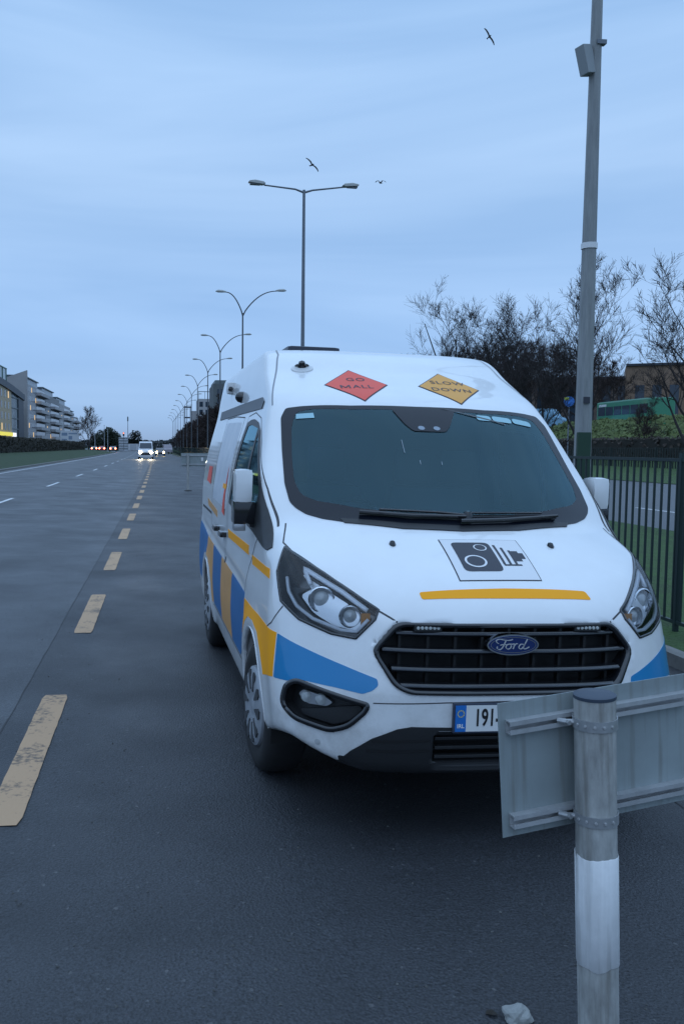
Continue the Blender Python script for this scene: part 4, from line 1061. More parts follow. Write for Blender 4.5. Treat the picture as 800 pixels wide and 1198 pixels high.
o = lf.build('leaf', mat('wet_leaf', (.02,.015,.01), .5)); tag(o, 'small dark wet leaf lying just left of the pale stone', 'leaf')
gb = MB(); rr = random.Random(9)
for k in range(600):
    y = 2.3+rr.random()**1.6*16; x = rr.uniform(-1.9, 2.2)*min(1, .35+y/9)+.25; s_ = rr.uniform(.0025, .0075); a = rr.random()*6
    if rr.random() < .03: s_ *= 1.7
    v = [Vector((math.cos(a+t)*s_*rr.uniform(.7,1.2), math.sin(a+t)*s_*rr.uniform(.7,1.2), 0))+Vector((x, y, zg(x)+.001)) for t in (0, 1.6, 3.1, 4.7)]
    top = Vector((x, y, zg(x)+s_*.9)); gb.add(v+[top], [(0,1,4),(1,2,4),(2,3,4),(3,0,4)])
o = gb.build('grit', mat('grit_grey', (.13,.13,.125), .9, noise=.6, nscale=30, col2=(.025,.025,.025))); o['kind'] = 'stuff'; o['label'] = 'loose grit scattered over the hard shoulder'

# ------------------------------------------------------------------ far board on its posts behind the van
t = empty('low_road_sign', (1.0, 34.3, zg(1)), (0,0,0), 'long low grey board on posts standing on the shoulder behind the van', 'sign')
b = MB(); b.box((-.27,-.002,.95), (1.6,.002,1.49)); b.build('board', alu, t)
for z_ in (1.05, 1.40):
    b = MB(); b.box((-.24,-.03,z_-.02), (1.57,-.003,z_+.02)); b.build('rail', rail_m, t)
for x_ in (0, 1.3):
    b = MB(); b.tube([(x_,-.09,0), (x_,-.09,1.46)], .045, 14); b.build('post', galv(), t, True)
    b = MB(); b.lathe([(.16,0),(.15,.03),(.05,.05)], 16, Matrix.Translation((x_,-.09,0))); b.build('foot', mat('foot_dark', (.05,.05,.05), .8), t, True)
b = MB(); b.box((.52,-.034,1.18), (.60,-.031,1.32)); b.build('sticker', whitef, t)

# ------------------------------------------------------------------ street lamps
pole_m = mat('lamp_pole_grey', (.17,.19,.22), .5, metal=.3, noise=.2, nscale=3)
pole_dk = mat('lamp_pole_dark', (.085,.095,.11), .55)
head_m = mat('lamp_head', (.45,.46,.45), .4); under_m = mat('lamp_glass', (.10,.11,.13), .25)
lm = empty('street_lamp', (5.55, 34.4, -.02), (0,0,R(4)), 'tall straight double-armed street lamp rising behind the van roof', 'street lamp')
b = MB(); b.tube([(0,0,0),(0,0,1.6),(0,0,1.7),(0,0,11.85)], [.11,.11,.09,.055], 14); b.build('pole', pole_m, lm, True)
for s in (-1, 1):
    b = MB(); b.tube([(0,0,11.75),(s*.35,0,11.86),(s*1.6,0,11.93+(.12 if s > 0 else .02))], [.045,.035,.03], 8); b.build('arm', pole_m, lm, True)
    z_ = 11.95+(.15 if s > 0 else .05)
    b = MB(); pr = [(0,-.0),(.08,.07),(.4,.10),(.62,.05),(.66,0),(.62,-.03),(.1,-.06)]
    V = []; F = []
    for k, wy in enumerate((-.12,-.09,.09,.12)):
        f_ = .7 if k in (0, 3) else 1
        for (px_, pz_) in pr: V.append((s*(1.55+px_), wy, z_+pz_*f_+px_*.05))
    for k in range(3):
        for j in range(7): F.append((k*7+j, k*7+(j+1)%7, (k+1)*7+(j+1)%7, (k+1)*7+j))
    F += [tuple(range(7)), tuple(range(27,20,-1))]
    hd = mobj('lamp_head', V, F, head_m, lm, True); hd.data.set_sharp_from_angle(angle=R(40))
    b = MB(); b.box((min(s*1.75,s*2.15),-.08,z_-.065), (max(s*1.75,s*2.15),.08,z_-.03)); b.build('lamp_glass', under_m, hd)
src = None
for i, y in enumerate((58.3, 81, 103, 126, 149, 172, 195, 218, 241, 264, 287, 310)):
    lab = ['curved double-armed street lamp nearest behind the tall straight lamp', 'curved double-armed street lamp second from the tall straight lamp', 'curved double-armed street lamp third from the tall straight lamp'][i] if i < 3 else 'curved double-armed street lamp small in the distant row above the dark trees'
    if src is None:
        src = o = empty('curved_street_lamp', (0,0,0), (0,0,0))
        b = MB(); b.tube([(0,0,0),(0,0,1.6),(0,0,1.7),(0,0,10.7)], [.10,.10,.08,.05], 10); b.build('pole', pole_dk, o, True)
        for s, Lh in ((-1, 1.2), (1, 2.3)):
            P = [(0,0,10.5)]+[(s*Lh*t, 0, 10.6+1.5*(1-(1-t)**2.3)+(.1*t if s > 0 else -.05*t)) for t in np.linspace(.08, 1, 12)]
            b = MB(); b.tube(P, list(np.linspace(.045,.03,len(P))), 8); b.build('arm', pole_dk, o, True)
            e = P[-1]; b = MB(); b.tube([(e[0]-s*.1,0,e[2]+.02),(e[0]+s*.15,0,e[2]+.05),(e[0]+s*.45,0,e[2]+.06),(e[0]+s*.62,0,e[2]+.04)], [.04,.09,.10,.03], 8)
            b.build('lamp_head', head_m, o, True)
    else:
        o = src.copy(); COL.objects.link(o)
        for ch in list(src.children): c = ch.copy(); COL.objects.link(c); c.parent = o
    o.location = (5.35+(.35*bend(y) if y > 120 else 0), y, -.02)
    tag(o, lab, 'street lamp', 'curved street lamps along the verge')

# tall grey camera pole on the right
cp = empty('camera_pole', (5.27, 10.45, -.03), (0,0,0), 'tall tapering grey pole behind the green railing on the right', 'pole')
n = 8; V = []; F = []
for z_, r_ in ((0,.125),(1.55,.125),(1.6,.105),(7.4,.062),(11.5,.045)):
    for k in range(n): a = 2*math.pi*(k+.3)/n; V.append((r_*math.cos(a), r_*math.sin(a), z_))
for j in range(4):
    for k in range(n): F.append((j*n+k, j*n+(k+1)%n, (j+1)*n+(k+1)%n, (j+1)*n+k))
mobj('pole', V, F, mat('pole_weathered', (.30,.31,.31), .6, noise=.3, nscale=5, col2=(.19,.20,.205), stretch=(3,3,.4)), cp)
b = MB(); b.box((-.135,-.15,1.38), (.035,-.10,1.98)); b.build('green_cabinet', mat('dark_green', (.012,.045,.025), .5), cp, bevel=.006)
b = MB(); b.lathe([(.098,0),(.098,.07)], 8, Matrix.Translation((0,0,4.25)) @ Matrix.Rotation(.3,4,'Z')); b.build('white_band', whitef, cp)
b = MB(); b.box((-.06,-.115,2.34), (.02,-.098,2.42)); b.build('notice', dark, cp)
b = MB(); b.box((-.10,-.05,-.17), (.06,.08,.17), Matrix.Translation((-.11,-.03,6.50)) @ Matrix.Rotation(R(-14),4,'Y') @ Matrix.Rotation(R(25),4,'Z')); b.build('equipment_box', mat('box_grey', (.26,.28,.29), .55), cp, bevel=.01)
b = MB(); b.box((-.12,-.02,6.62), (.05,.02,6.66)); b.box((-.02,-.08,6.68), (.10,.0,6.73)); b.build('bracket', pole_m, cp)

# green railing
rail_g = mat('railing_green', (.007,.022,.022), .45)
def fence(name, x, y0, y1, h, pitch, label, group=None, zb=0, bar=.009, post_r=.02, m=rail_g, panel=2.75, follow=True, top_ext=.0):
    f = empty(name, (x, y0, zb), (0,0,0), label, 'railing', group)
    y = 0; 
    while y < y1-y0:
        L_ = min(panel if y < 60 else panel*4, y1-y0-y); b = MB(); ox = (bend(y0+y+L_/2)*.55 if follow else 0)
        b.box((ox-.018, y, h-.03), (ox+.018, y+L_, h-.0)); b.box((ox-.018, y, .12), (ox+.018, y+L_, .15))
        k = 0
        while k*pitch < L_-.04:
            yy = y+k*pitch+.06; b.box((ox-bar, yy-bar, .15), (ox+bar, yy+bar, h-.03)); k += 1 if y < 60 else 2
        b.build('panel', m, f)
        b = MB(); b.box((ox-post_r, y-post_r, 0), (ox+post_r, y+post_r, h+.05)); b.build('post', m, f)
        y += L_
fence('railing', 4.75, 2.0, 330, 1.66, .125, 'dark green bar railing running along the verge beside the van')
fence('railing', 33.5, 20, 200, 1.7, .30, 'dark railing beyond the slip road below the ivy bank', zb=.15, bar=.03, post_r=.06, m=mat('far_railing', (.012,.02,.018), .6), panel=6, follow=False)

# ------------------------------------------------------------------ trees and hedges
def tree_mesh(name, seed, height, spread, trunk_r, n_main=7, levels=3, twig=.006, first=.25, up=.55, kids=5):
    rr = random.Random(seed); V = []; F = []
    TV = []; TF = []
    def tube(P, R_, n, V, F):
        k0 = len(V); ref = None
        for i, p in enumerate(P):
            d = (P[min(i+1,len(P)-1)]-P[max(i-1,0)]).normalized(); a = d.orthogonal().normalized() if ref is None else (ref-d*ref.dot(d)).normalized(); ref = a; b = d.cross(a)
            for k in range(n): t = 2*math.pi*k/n; V.append(p+(a*math.cos(t)+b*math.sin(t))*R_[i])
        for i in range(len(P)-1):
            for k in range(n): F.append((k0+i*n+k, k0+i*n+(k+1)%n, k0+(i+1)*n+(k+1)%n, k0+(i+1)*n+k))
    def branch(p, d, L_, r_, lev):
        n = 5 if lev < 2 else 3; P = [p]; Rr = [r_]; dd = d.copy()
        for i in range(n):
            dd = (dd + Vector((rr.gauss(0,.09), rr.gauss(0,.09), rr.gauss(.07,.06)))).normalized(); P.append(P[-1]+dd*L_/n); Rr.append(max(twig*.6, r_*(1-(i+1)/n*.8)))
        tube(P, Rr, 5 if lev < 1 else (4 if lev < 2 else 3), V, F)
        if lev < levels:
            for k in range(kids+(2 if lev == levels-1 else 0)):
                t = rr.uniform(.2, 1); i = min(int(t*n), n-1); q = P[i].lerp(P[i+1], t*n-i)
                ax = (P[i+1]-P[i]).normalized(); s_ = ax.orthogonal().normalized(); s_.rotate(Matrix.Rotation(rr.uniform(0, 6.28), 3, ax))
                nd = (ax*rr.uniform(.5, 1.0)+s_*rr.uniform(.5, 1.0)+Vector((0,0,.18))).normalized()
                branch(q, nd, L_*rr.uniform(.38, .6), max(twig, Rr[i]*.5), lev+1)
    P = [Vector((0,0,0))]; d = Vector((0,0,1)); Hm = height*.85
    for i in range(7): d = (d+Vector((rr.gauss(0,.05), rr.gauss(0,.05), .25))).normalized(); P.append(P[-1]+d*Hm/7)
    Rr = [trunk_r*(1-.86*i/7) for i in range(8)]; Rr[0] *= 1.3
    tube(P, Rr, 8, TV, TF)
    for k in range(n_main):
        t = first+(1-first)*(k+rr.random()*.7)/n_main; t = min(t, .99); i = min(int(t*7), 6); q = P[i].lerp(P[i+1], t*7-i); a = k*2.4+rr.uniform(-.4,.4)
        nd = Vector((math.cos(a), math.sin(a), up+rr.uniform(0,.5)+t*.6)).normalized()
        branch(q, nd, spread*(1.15-.55*t)*rr.uniform(.8,1.15), Rr[i]*.5, 0)
    def mk(nm, v, f):
        me = bpy.data.meshes.new(nm); me.from_pydata([tuple(q) for q in v], [], f); me.update(); return me
    return mk('trunk', TV, TF), mk('crown', V, F)
bark = mat('bark_dark', (.035,.028,.026), .9, noise=.4, nscale=8); twig_m = mat('twig_dark', (.030,.024,.024), .9)
brown_t = mat('brown_twig', (.040,.024,.022), .9, noise=.4, nscale=2)
def plant(meshes, name, loc, sc, rz, label, group=None, tm=bark, cm=twig_m, cat='tree'):
    t = empty(name, loc, (0,0,rz), label, cat, group); t.scale = (sc[0], sc[0], sc[1])
    for nm, me, mm in zip(('trunk', 'crown'), meshes, (tm, cm)):
        if not me.materials: me.materials.append(mm)
        o = bpy.data.objects.new(nm, me); COL.objects.link(o); o.parent = t
    return t
TA = [tree_mesh('t', s_, 6.0, 2.1, .10, 13, 3, .0045, .34, .75, 6) for s_ in (1, 2, 3)]
labs = {0:'thin bare tree at the left end of the row behind the van roof', 1:'bushy bare tree second from the left behind the van roof', 2:'bare tree third from the left behind the van roof', 3:'low dark bare tree between the van roof and the tall bare tree', 4:'tallest bare tree, its trunk just left of the grey pole', 5:'bare tree at the right edge beyond the grey pole'}
for i, (x, y, sx, sz) in enumerate(((10.5,30.6,1.1,1.12),(10.4,27.3,1.05,1.0),(10.5,25.3,1.0,.95),(10.6,23.4,.85,.72),(10.4,21.2,.95,1.02),(12.2,19.0,1.05,.95))):
    plant(TA[i % 3], 'bare_tree', (x, y, -.08), (sx, sz), i*1.7, labs[i], 'bare trees along the slip road')
TB = [tree_mesh('t', s_, 10.5, 4.4, .2, 14, 3, .018, .12, .6, 6) for s_ in (11, 12)]
k = 0
for (x, y, s_) in ((49,152,1.25),(50,143,1.2),(49.5,135,1.15),(51,128,1.2),(50,121,1.1),(50.5,115,1.0),(51,109,.95),(52,103,.85),(56,148,1.3),(56,132,1.25),(56,118,1.1),(49,160,1.3),(55,108,.9),(53,98,.7),(36.2,62,.42),(36.2,90,.5)):
    plant(TB[k % 2], 'roadside_tree', (x, y, .4 if x < 40 else 4.2), (s_, s_), k*1.3, 'dark bare tree in the thicket above the ivy bank behind the van', 'dark bare trees beyond the slip road', cm=brown_t); k += 1
TD = [tree_mesh('t', s_, 10.0, 4.0, .22, 17, 3, .035, .04, .35, 7) for s_ in (21, 22, 23)]
k = 0; y = 98
while y < 330:
    x = 9.3+.45*bend(y)+random.Random(k).uniform(-.8,.8)
    plant(TD[k % 3], 'dense_tree', (x, y, .0), (.95, .66+.10*random.Random(k+5).random()), k*2.1, 'dark brown leafless tree packed in the belt behind the green railing', 'dark tree belt right of the road', cm=brown_t)
    k += 1; y += 6.0+y*.012
def leafy(name, seed, rx, ry, h, n, leaf, col, col2, z0=0, flat=.0):
    """dense clump: many small leaf faces through an uneven volume"""
    rr = np.random.RandomState(seed); from mathutils import noise as nz
    V = []; F = []
    while len(F) < n:
        p = rr.uniform(-1, 1, 3); r_ = np.linalg.norm(p)
        if r_ < .35: continue
        d = Vector(p)/r_; lim = 1+.35*nz.noise(d*1.8+Vector((seed,0,0)))+.15*nz.noise(d*5)
        if r_ > lim*.98: continue
        c = Vector((p[0]*rx, p[1]*ry, z0+(p[2]*.5+.5)*h)); a = Vector(rr.normal(size=3)).normalized(); b_ = a.orthogonal().normalized(); s_ = leaf*rr.uniform(.6,1.3); k0 = len(V)
        V += [c-a*s_, c+b_*s_*.6, c+a*s_, c-b_*s_*.6]; F.append((k0,k0+1,k0+2,k0+3))
    me = bpy.data.meshes.new(name); me.from_pydata([tuple(v) for v in V], [], F); me.materials.append(mat(name+'_leaf', col, .8, noise=.5, nscale=.8, col2=col2)); return me
ev = leafy('evergreen_crown', 5, 3.2, 3.2, 9, 2600, .32, (.025,.04,.022), (.012,.02,.014))
tk = TB[0][0]
for i, (u, y, s_, lab) in enumerate(((113,330,.72,'dark evergreen tree left of the tail lights'),(121,335,.88,'dark evergreen tree just above the tail lights'),(129,332,.98,'rounded tallest dark evergreen above the red tail lights'),(136,336,.75,'dark evergreen tree right of the tall clump by the white board'),(158,380,.95,'dark tree behind the oncoming white van'),(216,420,.8,'dark tree behind the parked flatbed truck'))):
    r_ = ray(u, 523); t = empty('evergreen_tree', (r_.x/r_.y*y, y, .3), (0,0,i), lab, 'tree', 'dark evergreens down the road'); t.scale = (s_, s_, s_)
    for nm, me in (('trunk', tk), ('crown', ev)): o = bpy.data.objects.new(nm, me); COL.objects.link(o); o.parent = t
plant(TB[1], 'bare_tree', (ray(104,523).x/ray(104,523).y*300, 300, .4), (1.1,1.28), 1, 'bare tree beside the white hoarding at the end of the apartments', cm=twig_m)
def hedge(name, pts, wd, h, label, col, col2, leaf=.14, dens=26, zb=0, kind_cat='hedge', core=True):
    t = empty(name, pts[0], (0,0,0), label, kind_cat); rr = np.random.RandomState(len(pts)); V = []; F = []; CV = []; CF = []
    from mathutils import noise as nz
    P0 = Vector(pts[0])
    for a, b_ in zip(pts[:-1], pts[1:]):
        a = Vector(a)-P0; b_ = Vector(b_)-P0; L_ = (b_-a).length; s_ = (b_-a).normalized().cross(Vector((0,0,1)))
        for k in range(int(L_*dens)):
            q = a.lerp(b_, rr.rand()); top = h*(1+.10*nz.noise(q*.35)+.06*nz.noise(q*1.7))
            # mostly on the skin
            m_ = rr.rand()
            if m_ < .35: c = q+s_*rr.uniform(-.5,.5)*wd+Vector((0,0,top-rr.rand()*.15))
            else: c = q+s_*(.5*wd*(1 if rr.rand() > .5 else -1)+rr.normal()*.08)+Vector((0,0,rr.rand()*top))
            x = Vector(rr.normal(size=3)).normalized(); y_ = x.orthogonal().normalized(); r_ = leaf*rr.uniform(.6,1.3); k0 = len(V)
            V += [c-x*r_, c+y_*r_*.7, c+x*r_, c-y_*r_*.7]; F.append((k0,k0+1,k0+2,k0+3))
        n = max(2, int(L_/3))
        for i in range(n):
            p = a.lerp(b_, i/n); q = a.lerp(b_, (i+1)/n); k0 = len(CV); hh = h*.92
            for w_ in (p, q):
                for sx_, z_ in ((-.45,0),(-.45,hh),(.45,hh),(.45,0)): CV.append(w_+s_*sx_*wd+Vector((0,0,z_)))
            CF += [(k0,k0+4,k0+5,k0+1),(k0+1,k0+5,k0+6,k0+2),(k0+2,k0+6,k0+7,k0+3)]
    mm = mat(name+label[:6]+'_leaf', col, .85, noise=.5, nscale=1.5, col2=col2)
    mobj('foliage', V, F, mm, t); mobj('stems', CV, CF, mat('hedge_core', (.02,.018,.014), .95), t)
hedge('hedge', [(-18+bend(y), y, .9) for y in (30, 80, 130, 180, 226)], 1.6, 1.9, 'long dark clipped hedge on the grass median left of the road', (.035,.032,.022), (.018,.018,.012), leaf=.16, dens=60)
hedge('hedge', [(36.3, y, .75) for y in (35, 60, 90, 130, 200)], 1.5, 1.9, 'brown leafless hedge below the ivy bank on the right', (.055,.042,.03), (.03,.022,.018), leaf=.15, dens=45)
rr = np.random.RandomState(3); V = []; F = []
from mathutils import noise as nz
for k in range(26000):
    y = 40+rr.rand()*110; x = 37.6+rr.rand()*9.4; c = Vector((x, y, right_z(x)+.35+.35*nz.noise(Vector((x*.5,y*.5,0)))+rr.rand()*.25)); a = Vector(rr.normal(size=3)).normalized(); b_ = a.orthogonal().normalized(); s_ = .22*rr.uniform(.6,1.3); k0 = len(V)
    V += [c-a*s_, c+b_*s_*.7, c+a*s_, c-b_*s_*.7]; F.append((k0,k0+1,k0+2,k0+3))
o = mobj('ivy', V, F, mat('ivy_leaf', (.12,.15,.04), .8, noise=.5, nscale=.5, col2=(.07,.10,.03))); o['kind'] = 'stuff'; o['label'] = 'bright green ivy covering the bank on the right'
# far-off wood along the horizon
V = []; F = []; rr = np.random.RandomState(8)
for k in range(16000):
    x = rr.uniform(-320, 420); y = 640+abs(x)*.25+rr.uniform(0, 60); top = 6.5+3.5*nz.noise(Vector((x*.03, 0, 3)))+2*nz.noise(Vector((x*.11, 5, 3))); c = Vector((x, y, rr.rand()**.7*top)); a = Vector(rr.normal(size=3)).normalized(); b_ = a.orthogonal().normalized(); s_ = 1.3*rr.uniform(.6,1.3); k0 = len(V)
    V += [c-a*s_, c+b_*s_*.7, c+a*s_, c-b_*s_*.7]; F.append((k0,k0+1,k0+2,k0+3))
o = mobj('distant_wood', V, F, mat('far_wood', (.035,.042,.045), .95, noise=.3, nscale=.05)); o['kind'] = 'stuff'; o['label'] = 'low dark wood along the horizon at the end of the road'

# ------------------------------------------------------------------ buildings on the left
conc = mat('render_grey', (.27,.27,.28), .8, noise=.18, nscale=.3); pale_w = mat('render_pale', (.42,.41,.42), .8, noise=.15, nscale=.3)
darkcl = mat('dark_cladding', (.028,.032,.045), .5); win = mat('window_glass', (.03,.045,.065), .12); winl = mat('window_lit', (.5,.33,.14), .5, emit=((1,.66,.3), .55))
beige = mat('beige_cladding', (.50,.40,.27), .7, noise=.15, nscale=.5); glass_g = mat('curtain_glass', (.10,.13,.15), .15); frame_m = mat('frame_grey', (.13,.16,.17), .5)
zb = .8
t = empty('office_building', (-44,228,zb), (0,0,0), 'beige and glass building with curved dark roof band at the left edge', 'building')
def B(name, a, b_, m, par): mb_ = MB(); mb_.box(a, b_); return mb_.build(name, m, par)
B('wall', (-12,0,0), (0,34,18), beige, t); B('glass_front', (-11,34.05,0), (-.2,46,18), glass_g, t); B('corner_pier', (-12,46.05,0), (.1,56,17.5), darkcl, t)
V = []; F = []; n = 14
for i in range(n+1):
    y = -2+58.2*i/n; zc = 14.4+2.6*math.sin((i/n)*math.pi*.5+math.pi*.5)*1.0+1.0
    for x_, dz in ((.5,0),(.5,1.9),(-11,1.9),(-11,0)): V.append((x_, y, zc+dz))
for i in range(n):
    for j in range(4): F.append((i*4+j, i*4+(j+1)%4, (i+1)*4+(j+1)%4, (i+1)*4+j))
F += [(3,2,1,0), (n*4,n*4+1,n*4+2,n*4+3)]
mobj('roof_band', V, F, darkcl, t)
for k in range(5):
    for j in range(6):
        mb_ = MB(); mb_.box((-.02,1.2+j*5.4,2.4+k*3.1), (.06,2.6+j*5.4,4.3+k*3.1)); mb_.build('window', win if (k*5+j*3) % 7 else winl, t)
for k in range(5):
    B('floor_line', (-.05,34.1,2.9+k*3.1), (.06,46,3.15+k*3.1), frame_m, t)
for j in range(5): B('mullion', (-.1,36.3+j*2.3,0), (.0,36.45+j*2.3,17.9), frame_m, t)
rb = empty('roof_glasshouse'); rb.parent = t
B('glass', (-9,2,19.2), (-1,32,23.2), mat('roof_glass', (.12,.20,.20), .15), rb); B('frame', (-9.2,1.8,23.25), (-.8,32.2,23.5), mat('green_frame', (.10,.20,.17), .5), rb)
for j in range(6): B('post', (-1.0,2+j*5.9,19.2), (-.85,2.3+j*5.9,23.2), mat('green_frame', (.10,.20,.17), .5), rb)
o = B('shop_fascia', (.15,4,3.9), (.5,33,4.9), mat('yellow_lit_sign', (.8,.65,.05), .5, emit=((.95,.8,.12), .55)), t); B('shop_fascia_end', (.15,33.1,3.8), (.5,39,4.9), mat('white_lit_sign', (.8,.8,.8), .5, emit=((1,1,1), .8)), t)
def pent(t, y0, y1, H_, bal):
    nf = int(H_//3)
    for k in range(nf):
        z_ = .6+k*3.0
        for j, yy in enumerate(np.arange(y0+1.0, bal-1, 3.1)):
            w_ = B('window', (-.02, yy, z_+.5), (.05, yy+1.5, z_+2.1), win if (k*3+j) % 7 else winl, t); 
        if k > 0:
            p = B('balcony', (.02, bal, z_), (1.9, y1-.5, z_+.18), conc, t); B('balustrade', (1.8, bal, z_+.19), (1.9, y1-.5, z_+1.15), pale_w, p); B('balustrade', (.05, bal-.1, z_+.19), (1.8, bal, z_+1.15), pale_w, p)
        B('balcony_door', (-.02, bal+.8, z_+.2), (.05, y1-1.2, z_+2.5), win, t)
labs = ['grey apartment block with a tall gable wall nearest the camera', 'grey apartment block second in the stepped row on the left', 'grey apartment block third in the stepped row on the left', 'lower apartment block at the far end of the stepped row']
for i, (y0, y1, bal, H_, wm) in enumerate(((291,336,312,24,pale_w),(337,381,352,23.2,conc),(382,426,398,22,pale_w),(427,462,440,18.5,conc))):
    t = empty('apartment_block', (-44, 0, zb), (0,0,0), labs[i], 'building', 'stepped apartment blocks on the left')
    B('wall', (-13, y0, 0), (0, y1, H_-2.6), wm, t)
    B('penthouse', (-11, y0+2, H_-2.58), (-1.6, y1-9, H_), mat('penthouse_glass', (.16,.20,.24), .3), t)
    B('roof', (-11.6, y0+1.4, H_+.02), (-1.0, y1-8.4, H_+.3), frame_m, t)
    pent(t, y0, y1, H_-2.6, bal)
    if i == 0:
        mb_ = MB(); mb_.add([(-13.5,289.8,0),(.4,289.8,0),(.4,289.8,25.6),(-13.5,289.8,20.6),(-13.5,290.9,0),(.4,290.9,0),(.4,290.9,25.6),(-13.5,290.9,20.6)], [(0,1,2,3),(7,6,5,4),(0,4,5,1),(1,5,6,2),(2,6,7,3),(3,7,4,0)]); mb_.build('gable_wall', mat('gable_render', (.36,.35,.35), .8, noise=.15, nscale=.3), t)
t = empty('hoarding', (-34.3,300,.8), (0,0,R(-4)), 'white advertising hoarding on legs at the end of the hedge', 'hoarding')
B('panel', (0,0,2.6), (6.1,.3,6.2), mat('hoarding_white', (.62,.66,.70), .6), t); B('leg', (.6,.1,0), (.9,.4,2.6), frame_m, t); B('leg', (5.1,.1,0), (5.4,.4,2.6), frame_m, t)
for x0, z0, x1, z1 in ((.4,4.6,2.3,5.6),(2.7,5.1,5.6,5.5),(2.7,3.3,3.9,4.5),(.4,3.1,2.2,3.5)): B('print', (x0,-.02,z0), (x1,-.003,z1), mat('hoarding_blue', (.22,.30,.42), .6), t)
# white traffic board, mast, container down the road
def ground_at(u, y): r_ = ray(u, 523); return r_.x/r_.y*y
t = empty('site_tower', (ground_at(144.5,300),300,.4), (0,0,0), 'white slatted tower structure at the far junction', 'structure')
B('core', (-1.5,0,0), (1.5,2,4.6), mat('tower_white', (.50,.53,.58), .6), t)
for k in range(5): B('slat', (-1.7,-.1,.6+k*.9), (1.7,0,.8+k*.9), frame_m, t)
t = empty('traffic_light', (ground_at(145,296),296,.4), (0,0,0), 'traffic light showing red above the white tower at the junction', 'traffic light')
b = MB(); b.tube([(0,0,0),(0,0,5.4)], .07, 6); b.build('pole', pole_m, t); B('housing', (-.28,-.15,4.9), (.28,.15,6.2), gloss, t)
b = MB(); b.lathe([(.0,0),(.18,.0),(.15,.05),(0,.08)], 12, Matrix.Translation((0,-.16,5.9)) @ Matrix.Rotation(math.pi/2,4,'X')); b.build('red_light', mat('red_signal', (.8,.1,.05), .4, emit=((1,.25,.15), 3)), t)
t = empty('mast', (ground_at(150,350),350,.4), (0,0,0), 'thin tall mast rising at the far junction', 'mast'); b = MB(); b.tube([(0,0,0),(0,0,13.5)], [.16,.08], 6); b.build('pole', pole_m, t); B('aerial_head', (-.25,-.2,11.5), (.25,.2,13.2), frame_m, t)
for i, (u, h_) in enumerate(((111.5,7),(122.5,7.6),(126.5,6.5))):
    t = empty('lamp_post', (ground_at(u,262),262,.4), (0,0,0), ('leftmost','middle','rightmost')[i]+' of three pale poles above the red tail lights', 'post', 'pale poles at the junction'); b = MB(); b.tube([(0,0,0),(0,0,h_)], [.10,.06], 6); b.build('pole', mat('pole_pale', (.4,.43,.47), .5), t); b = MB(); b.box((-.12,-.3,h_), (.12,.3,h_+.12)); b.build('lamp_head', head_m, t)
t = empty('container', (ground_at(156,330),330,.35), (0,0,0), 'low white container by the road left of the oncoming van', 'container'); B('shell', (-1.8,0,.1), (1.8,6,2.5), mat('container_white', (.6,.62,.66), .6), t); B('door', (-1.2,-.03,.2), (1.2,0,2.3), mat('container_door', (.45,.48,.52), .6), t)

# ------------------------------------------------------------------ buildings on the right
t = empty('concrete_building', (0,0,0), (0,0,0), 'dark grey flat-topped building above the tree belt beside the van roof', 'building')
B('wall', (15.3,262,0), (34,285,20.8), mat('concrete_dark', (.13,.145,.15), .8, noise=.2, nscale=.3), t); B('roof', (15.8,262.5,20.85), (33,284,21.9), frame_m, t)
for k in range(6):
    for j in range(4): B('window', (16.4+j*4.2,261.93,2+k*3.1), (18.6+j*4.2,262.05,3.7+k*3.1), win, t)
t = empty('pale_building', (0,0,0), (0,0,0), 'pale stepped concrete building rising behind the dark tree belt', 'building')
B('wall', (13.5,330,0), (21,350,20), pale_w, t); B('wall', (11.0,332,0), (13.45,350,15.5), pale_w, t)
for k in range(6):
    for j in range(3): B('window', (14.0+j*2.3,329.93,2+k*3), (15.3+j*2.3,330.05,3.9+k*3), win, t)
for x_ in (13.6,16.0,18.4,20.8): B('roof_post', (x_,330.5,20.02), (x_+.15,330.7,22.6), frame_m, t)
B('roof_frame', (13.5,330.4,22.62), (21,330.8,22.85), frame_m, t)
t = empty('scaffold_tower', (8.9,352,0), (0,0,0), 'small dark framework tower left of the pale building', 'tower')
for x_ in (0, 2.2): B('post', (x_,0,0), (x_+.35,.3,18.2), darkcl, t)
for k in range(4): B('deck', (-.1,-.1,5+k*4.2), (2.7,2,5.5+k*4.2), darkcl, t)
t = empty('brick_building', (0,0,0), (0,0,0), 'brown office building with tall windows beyond the green bus', 'building')
brick = mat('brick_brown', (.13,.10,.09), .85, noise=.25, nscale=.6, col2=(.13,.09,.075)); brick2 = mat('brick_orange', (.26,.17,.12), .85, noise=.25, nscale=.6)
ang = R(-28); t.location = (72,142,3); t.rotation_euler = (0,0,ang)
B('wall', (-22,0,0), (6,14,10.6), brick, t); B('wall', (6.05,-.5,0), (30,14,12.6), brick2, t); B('roof', (-22.3,-.4,10.62), (6,14.4,11.0), darkcl, t); B('roof', (6.1,-.9,12.62), (30.4,14.4,13.0), darkcl, t)
for j in range(14): B('window', (-21+j*2.6,-.6 if -21+j*2.6 > 6 else -.1,1.2), (-19.6+j*2.6,(-.45 if -21+j*2.6 > 6 else .05),9.4), win, t)

